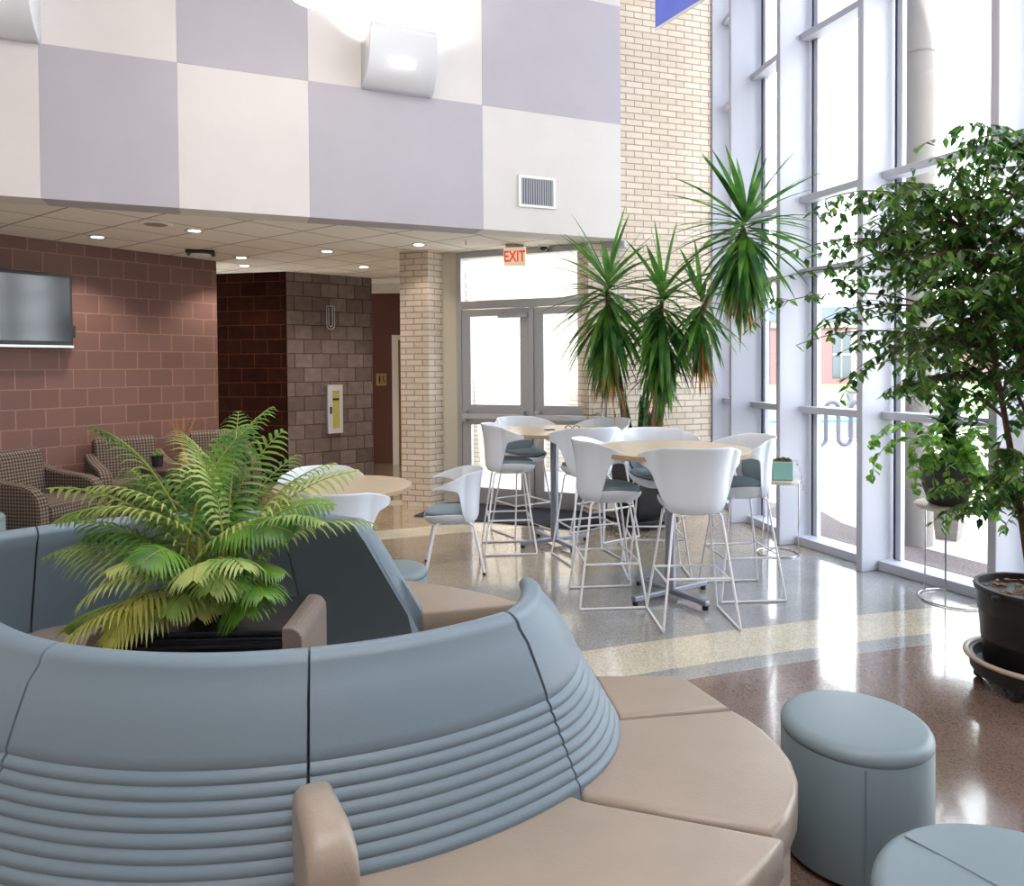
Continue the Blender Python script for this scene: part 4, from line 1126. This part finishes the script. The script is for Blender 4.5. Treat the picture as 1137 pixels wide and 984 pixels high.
for k in range(64):
    a = random.uniform(0, 2*PI); e = random.uniform(.2, 1.4); z = random.uniform(.02, .44)
    sword(bm, Vector((random.uniform(-.02, .06), random.uniform(-.03, .03), z)), Vector((math.cos(a)*math.cos(e), math.sin(a)*math.cos(e), math.sin(e))), random.uniform(.16, .26), .05, .1)
obj('broad_leaves', bm, M['dracaena'], pl, norm=False)
obj('plant_stem', tube(B(), [(.02, 0, 0), (.03, 0, .44)], .012), M['cane'], pl)
def heart(bm, p, d, s, n_):
    d = d.normalized(); side = d.cross(n_).normalized()
    c = bm.verts.new(p); pts = [(.0, .12), (.25, .42), (.6, .38), (1.0, 0), (.6, -.38), (.25, -.42), (.0, -.12)]
    up = side.cross(d)
    vs = [bm.verts.new(p+d*s*x+side*s*y+up*s*abs(y)*.3) for x, y in pts]
    m_ = bm.verts.new(p+d*s*.5)
    for i in range(6): bm.faces.new((m_, vs[i], vs[i+1]))
for k in range(26):
    bm = B(); a = random.choice((180, 200, 215, 240, 260, 285, 310, 335, 0, 30))+random.uniform(-14, 14)
    p = Vector((.05*math.cos(R(a)), .05*math.sin(R(a)), .02)); d = Vector((math.cos(R(a)), math.sin(R(a)), random.uniform(.8, 4.0))).normalized()
    path = [p.copy()]; n = random.randint(9, 15)
    for j in range(n):
        d = (d+Vector((random.uniform(-.1, .1), random.uniform(-.1, .1), -.24))).normalized()
        p = p+d*.042
        if Vector((p.x, p.y)).length < .19 and p.z < .03: p.z = .03
        path.append(p.copy())
        for s in (0, 1):
            ld = (Vector((random.uniform(-1, 1), random.uniform(-1, 1), -.5))+d*.3).normalized()
            heart(bm, p, ld, random.uniform(.048, .075), Vector((random.uniform(-.5, .5), random.uniform(-.5, .5), 1)))
    tube(bm, path, .0025, 5)
    obj('vine', bm, M['pothos'], pl, norm=False)
t = thing('mint_planter_box', 'mint green square planter box on the far wire stand', 'planter', (2.27, 6.05, .636), R(-15))
bm = B(); box(bm, (-.08, -.08, 0), (.08, .08, .155)); obj('box', bm, M['teal'], t, bevel=.006)
obj('soil', box(B(), (-.072, -.072, .155), (.072, .072, .16)), M['soil'], t, smooth=False)
bm = B()
for k in range(40):
    p = Vector((random.uniform(-.06, .06), random.uniform(-.06, .06), .158)); a = random.uniform(0, 2*PI)
    heart(bm, p, Vector((math.cos(a), math.sin(a), 1.2)), .03, Vector((0, 0, 1)))
obj('succulents', bm, leaf_mat('dull succulent', (140, 110, 84), (96, 104, 70)), t, norm=False)
bm = B(); p = Vector((.07, -.05, .16)); path = [p.copy()]
for j in range(11):
    p = p+Vector((.006 if j > 3 else .014, -.002, .005 if j < 2 else -.03)); path.append(p.copy()); heart(bm, p, Vector((random.uniform(-1, 1), -.4, -.3)), .024, Vector((0, 0, 1)))
tube(bm, path, .0015, 5); obj('trailing_stem', bm, leaf_mat('pinkish leaf', (206, 176, 168), (150, 150, 120)), t, norm=False)

# ------------------------------------------------------------ ficus tree
FC = Vector((2.56, 3.50, 0))
fp = thing('ficus_pot', 'large black nursery pot on a wheeled dolly at the right edge', 'plant pot', tuple(FC))
obj('tub', lathe(B(), [(.2, .11), (.222, .12), (.230, .235), (.2335, .238), (.2335, .246), (.243, .37), (.2465, .373), (.2465, .381), (.252, .47), (.262, .475), (.266, .49), (.262, .503), (.245, .503), (.24, .47)], 56), M['black'], fp, angle=50)
for s in (-1, 1):
    obj('grip', box(B(), (-.03, -.012, -.012), (.03, .012, .012), 0), M['black'], fp, bevel=.006, loc=(s*.27*.92, -.09, .478))
obj('soil', lathe(B(), [(.236, .45), (.236, .462), (.001, .468)], 40), M['soil'], fp)
bm = B()
for k in range(90):
    a = random.uniform(0, 2*PI); r_ = .22*math.sqrt(random.random()); L = random.uniform(.015, .05)
    box(bm, (-L/2, -.006, 0), (L/2, .006, .006), random.uniform(0, PI), (r_*math.cos(a), r_*math.sin(a), .466+random.uniform(0, .014)))
bc = obj('bark_chips', bm, M['chip'], fp, smooth=False); bc['kind'] = 'stuff'
do = thing('plant_dolly', 'round black plant dolly with beige rim under the ficus pot', 'dolly', tuple(FC)); do.scale = (1, 1, .88)
obj('tray', lathe(B(), [(.22, .06), (.262, .065), (.278, .09), (.283, .165), (.265, .165), (.255, .11), (.001, .105)], 48), M['black'], do)
obj('rim_ring', tube(B(), [(.295*math.cos(2*PI*k/48), .295*math.sin(2*PI*k/48), .168) for k in range(48)], .014, 10, closed=True), M['ring'], do)
for k in range(5):
    a = 2*PI*k/5+R(215)
    cst = obj('caster', tube(B(), [(.235*math.cos(a), .235*math.sin(a)-.012, .024), (.235*math.cos(a), .235*math.sin(a)+.012, .024)], .024, 16), M['black'], do)
    obj('caster_fork', box(B(), (-.02, -.02, .03), (.02, .02, .068), 0, (.235*math.cos(a), .235*math.sin(a), 0)), M['black'], cst, smooth=False, bevel=.005)

ft = thing('ficus_tree', 'bushy green weeping fig tree rising from the black nursery pot', 'tree', (FC.x, FC.y, .46))
FO = Vector((FC.x, FC.y, .46))
def inside(p):
    """keeps the crown clear of the glass wall"""
    w_ = p+FO
    for a, b in zip(Pts[2:8], Pts[3:9]):
        if a.y >= w_.y >= b.y:
            u = (w_.y-b.y)/(a.y-b.y); return w_.x < b.x+(a.x-b.x)*u-.06
    return w_.x < 3.3
trunks = []
def bez(p0, p1, p2, n=14): return [p0*(1-t)**2+p1*2*t*(1-t)+p2*t*t for t in [k/n for k in range(n+1)]]
tk = [bez(Vector((-.02, 0, 0)), Vector((-.10, .0, .6)), Vector((-.30, .05, 1.75))),
      bez(Vector((.03, .01, 0)), Vector((-.12, .05, .7)), Vector((.10, .0, 2.0))),
      bez(Vector((.01, -.02, 0)), Vector((.15, -.05, .8)), Vector((.40, -.1, 1.7)))]
for q, r0_ in zip(tk, (.021, .024, .02)):
    obj('trunk', tube(B(), q, r0_, 10, radii=[lerp(r0_, .008, k/14) for k in range(15)]), M['bark'], ft)
rnd = random.Random(11)
def in_crown(p):
    x, y, z = p
    # main dome and a lower left lobe, heights relative to the soil
    d1 = ((x-.1)/1.0)**2+((y)/.85)**2+((z-1.55)/.88)**2
    d2 = ((x+.72)/.5)**2+((y)/.6)**2+((z-1.62)/.5)**2
    return (d1 < 1 and z > (1.02 if x < .1 else .7)) or (d2 < 1 and z > 1.1)
branches = []
tips = []
while len(tips) < 290:
    p = Vector((rnd.uniform(-1.35, 1.1), rnd.uniform(-.85, .85), rnd.uniform(.6, 2.45)))
    if in_crown(p) and inside(p): tips.append(p)
for k in range(14):   # low drooping sprays near the pot
    tips.append(Vector((rnd.uniform(-.36, .1), rnd.uniform(-.35, .2), rnd.uniform(.36, .75))))
bmw = B(); bmls = [B(), B(), B()]
def fleaf(bm, p, d, s, rn):
    d = d.normalized(); side = d.cross(Vector((rn.uniform(-.6, .6), rn.uniform(-.6, .6), 1))).normalized(); up = side.cross(d)
    P_ = [p, p+d*s*.35+side*s*.24+up*s*.05, p+d*s*.72+side*s*.15, p+d*s*1.05-up*s*.06, p+d*s*.72-side*s*.15, p+d*s*.35-side*s*.24+up*s*.05]
    m0 = bm.verts.new(p+d*s*.5-up*s*.03); vs = [bm.verts.new(q) for q in P_]
    for i in range(6): bm.faces.new((m0, vs[i], vs[(i+1) % 6]))
for ti, tip in enumerate(tips):
    tkk = min(tk, key=lambda q: min((tip-v).length for v in q))
    # leave the trunk somewhat below the tip
    cand = [v for v in tkk if v.z < tip.z+.05 and v.z > .3] or [tkk[3]]
    st = min(cand, key=lambda v: (tip-v).length+.35*abs(tip.z-.45-v.z))
    mid = (st+tip)/2+Vector((0, 0, .12+.1*(tip-st).length))+Vector((rnd.uniform(-.06, .06), rnd.uniform(-.06, .06), 0))
    end = tip+Vector(((tip.x-st.x)*.12, (tip.y-st.y)*.12, -.06))
    n = 12; q = bez(st, mid, end, n)
    tube(bmw, q, .004, 5, radii=[lerp(.0065, .0018, k/n) for k in range(n+1)])
    L = sum((q[i+1]-q[i]).length for i in range(n))
    for s in range(3):   # side twigs
        i = rnd.randint(4, n-1); d0 = Vector((rnd.uniform(-1, 1), rnd.uniform(-1, 1), rnd.uniform(-.2, .6))).normalized()
        q2 = [q[i]]
        for j in range(6):
            d0 = (d0+Vector((0, 0, -.16))).normalized(); q2.append(q2[-1]+d0*.045)
        if not inside(q2[-1]): continue
        tube(bmw, q2, .0016, 4)
        for j in range(1, 7):
            for h in range(2):
                fleaf(bmls[rnd.randint(0, 2)], q2[j], Vector((rnd.uniform(-1, 1), rnd.uniform(-1, 1), -.55)), rnd.uniform(.045, .066), rnd)
    for i in range(4, n+1):
        for h in range(2):
            fleaf(bmls[rnd.randint(0, 2)], q[i], Vector((rnd.uniform(-1, 1), rnd.uniform(-1, 1), -.55)), rnd.uniform(.045, .066), rnd)
obj('branches', bmw, M['bark'], ft)
fol = B()
tmpm = []
for b_ in bmls:
    me = bpy.data.meshes.new('tmp'); b_.to_mesh(me); b_.free(); tmpm.append(me)
for i, me in enumerate(tmpm):
    k0 = len(fol.faces); fol.from_mesh(me); fol.faces.ensure_lookup_table()
    for q in range(k0, len(fol.faces)): fol.faces[q].material_index = i
    bpy.data.meshes.remove(me)
fo = obj('foliage', fol, [M['ficus'], leaf_mat('ficus leaf light', (122, 166, 66), (74, 122, 48), .55, .28, 9), leaf_mat('ficus leaf dark', (60, 104, 44), (34, 72, 32), .4, .28, 9)], ft, norm=False, smooth=False)
fo['kind'] = 'stuff'
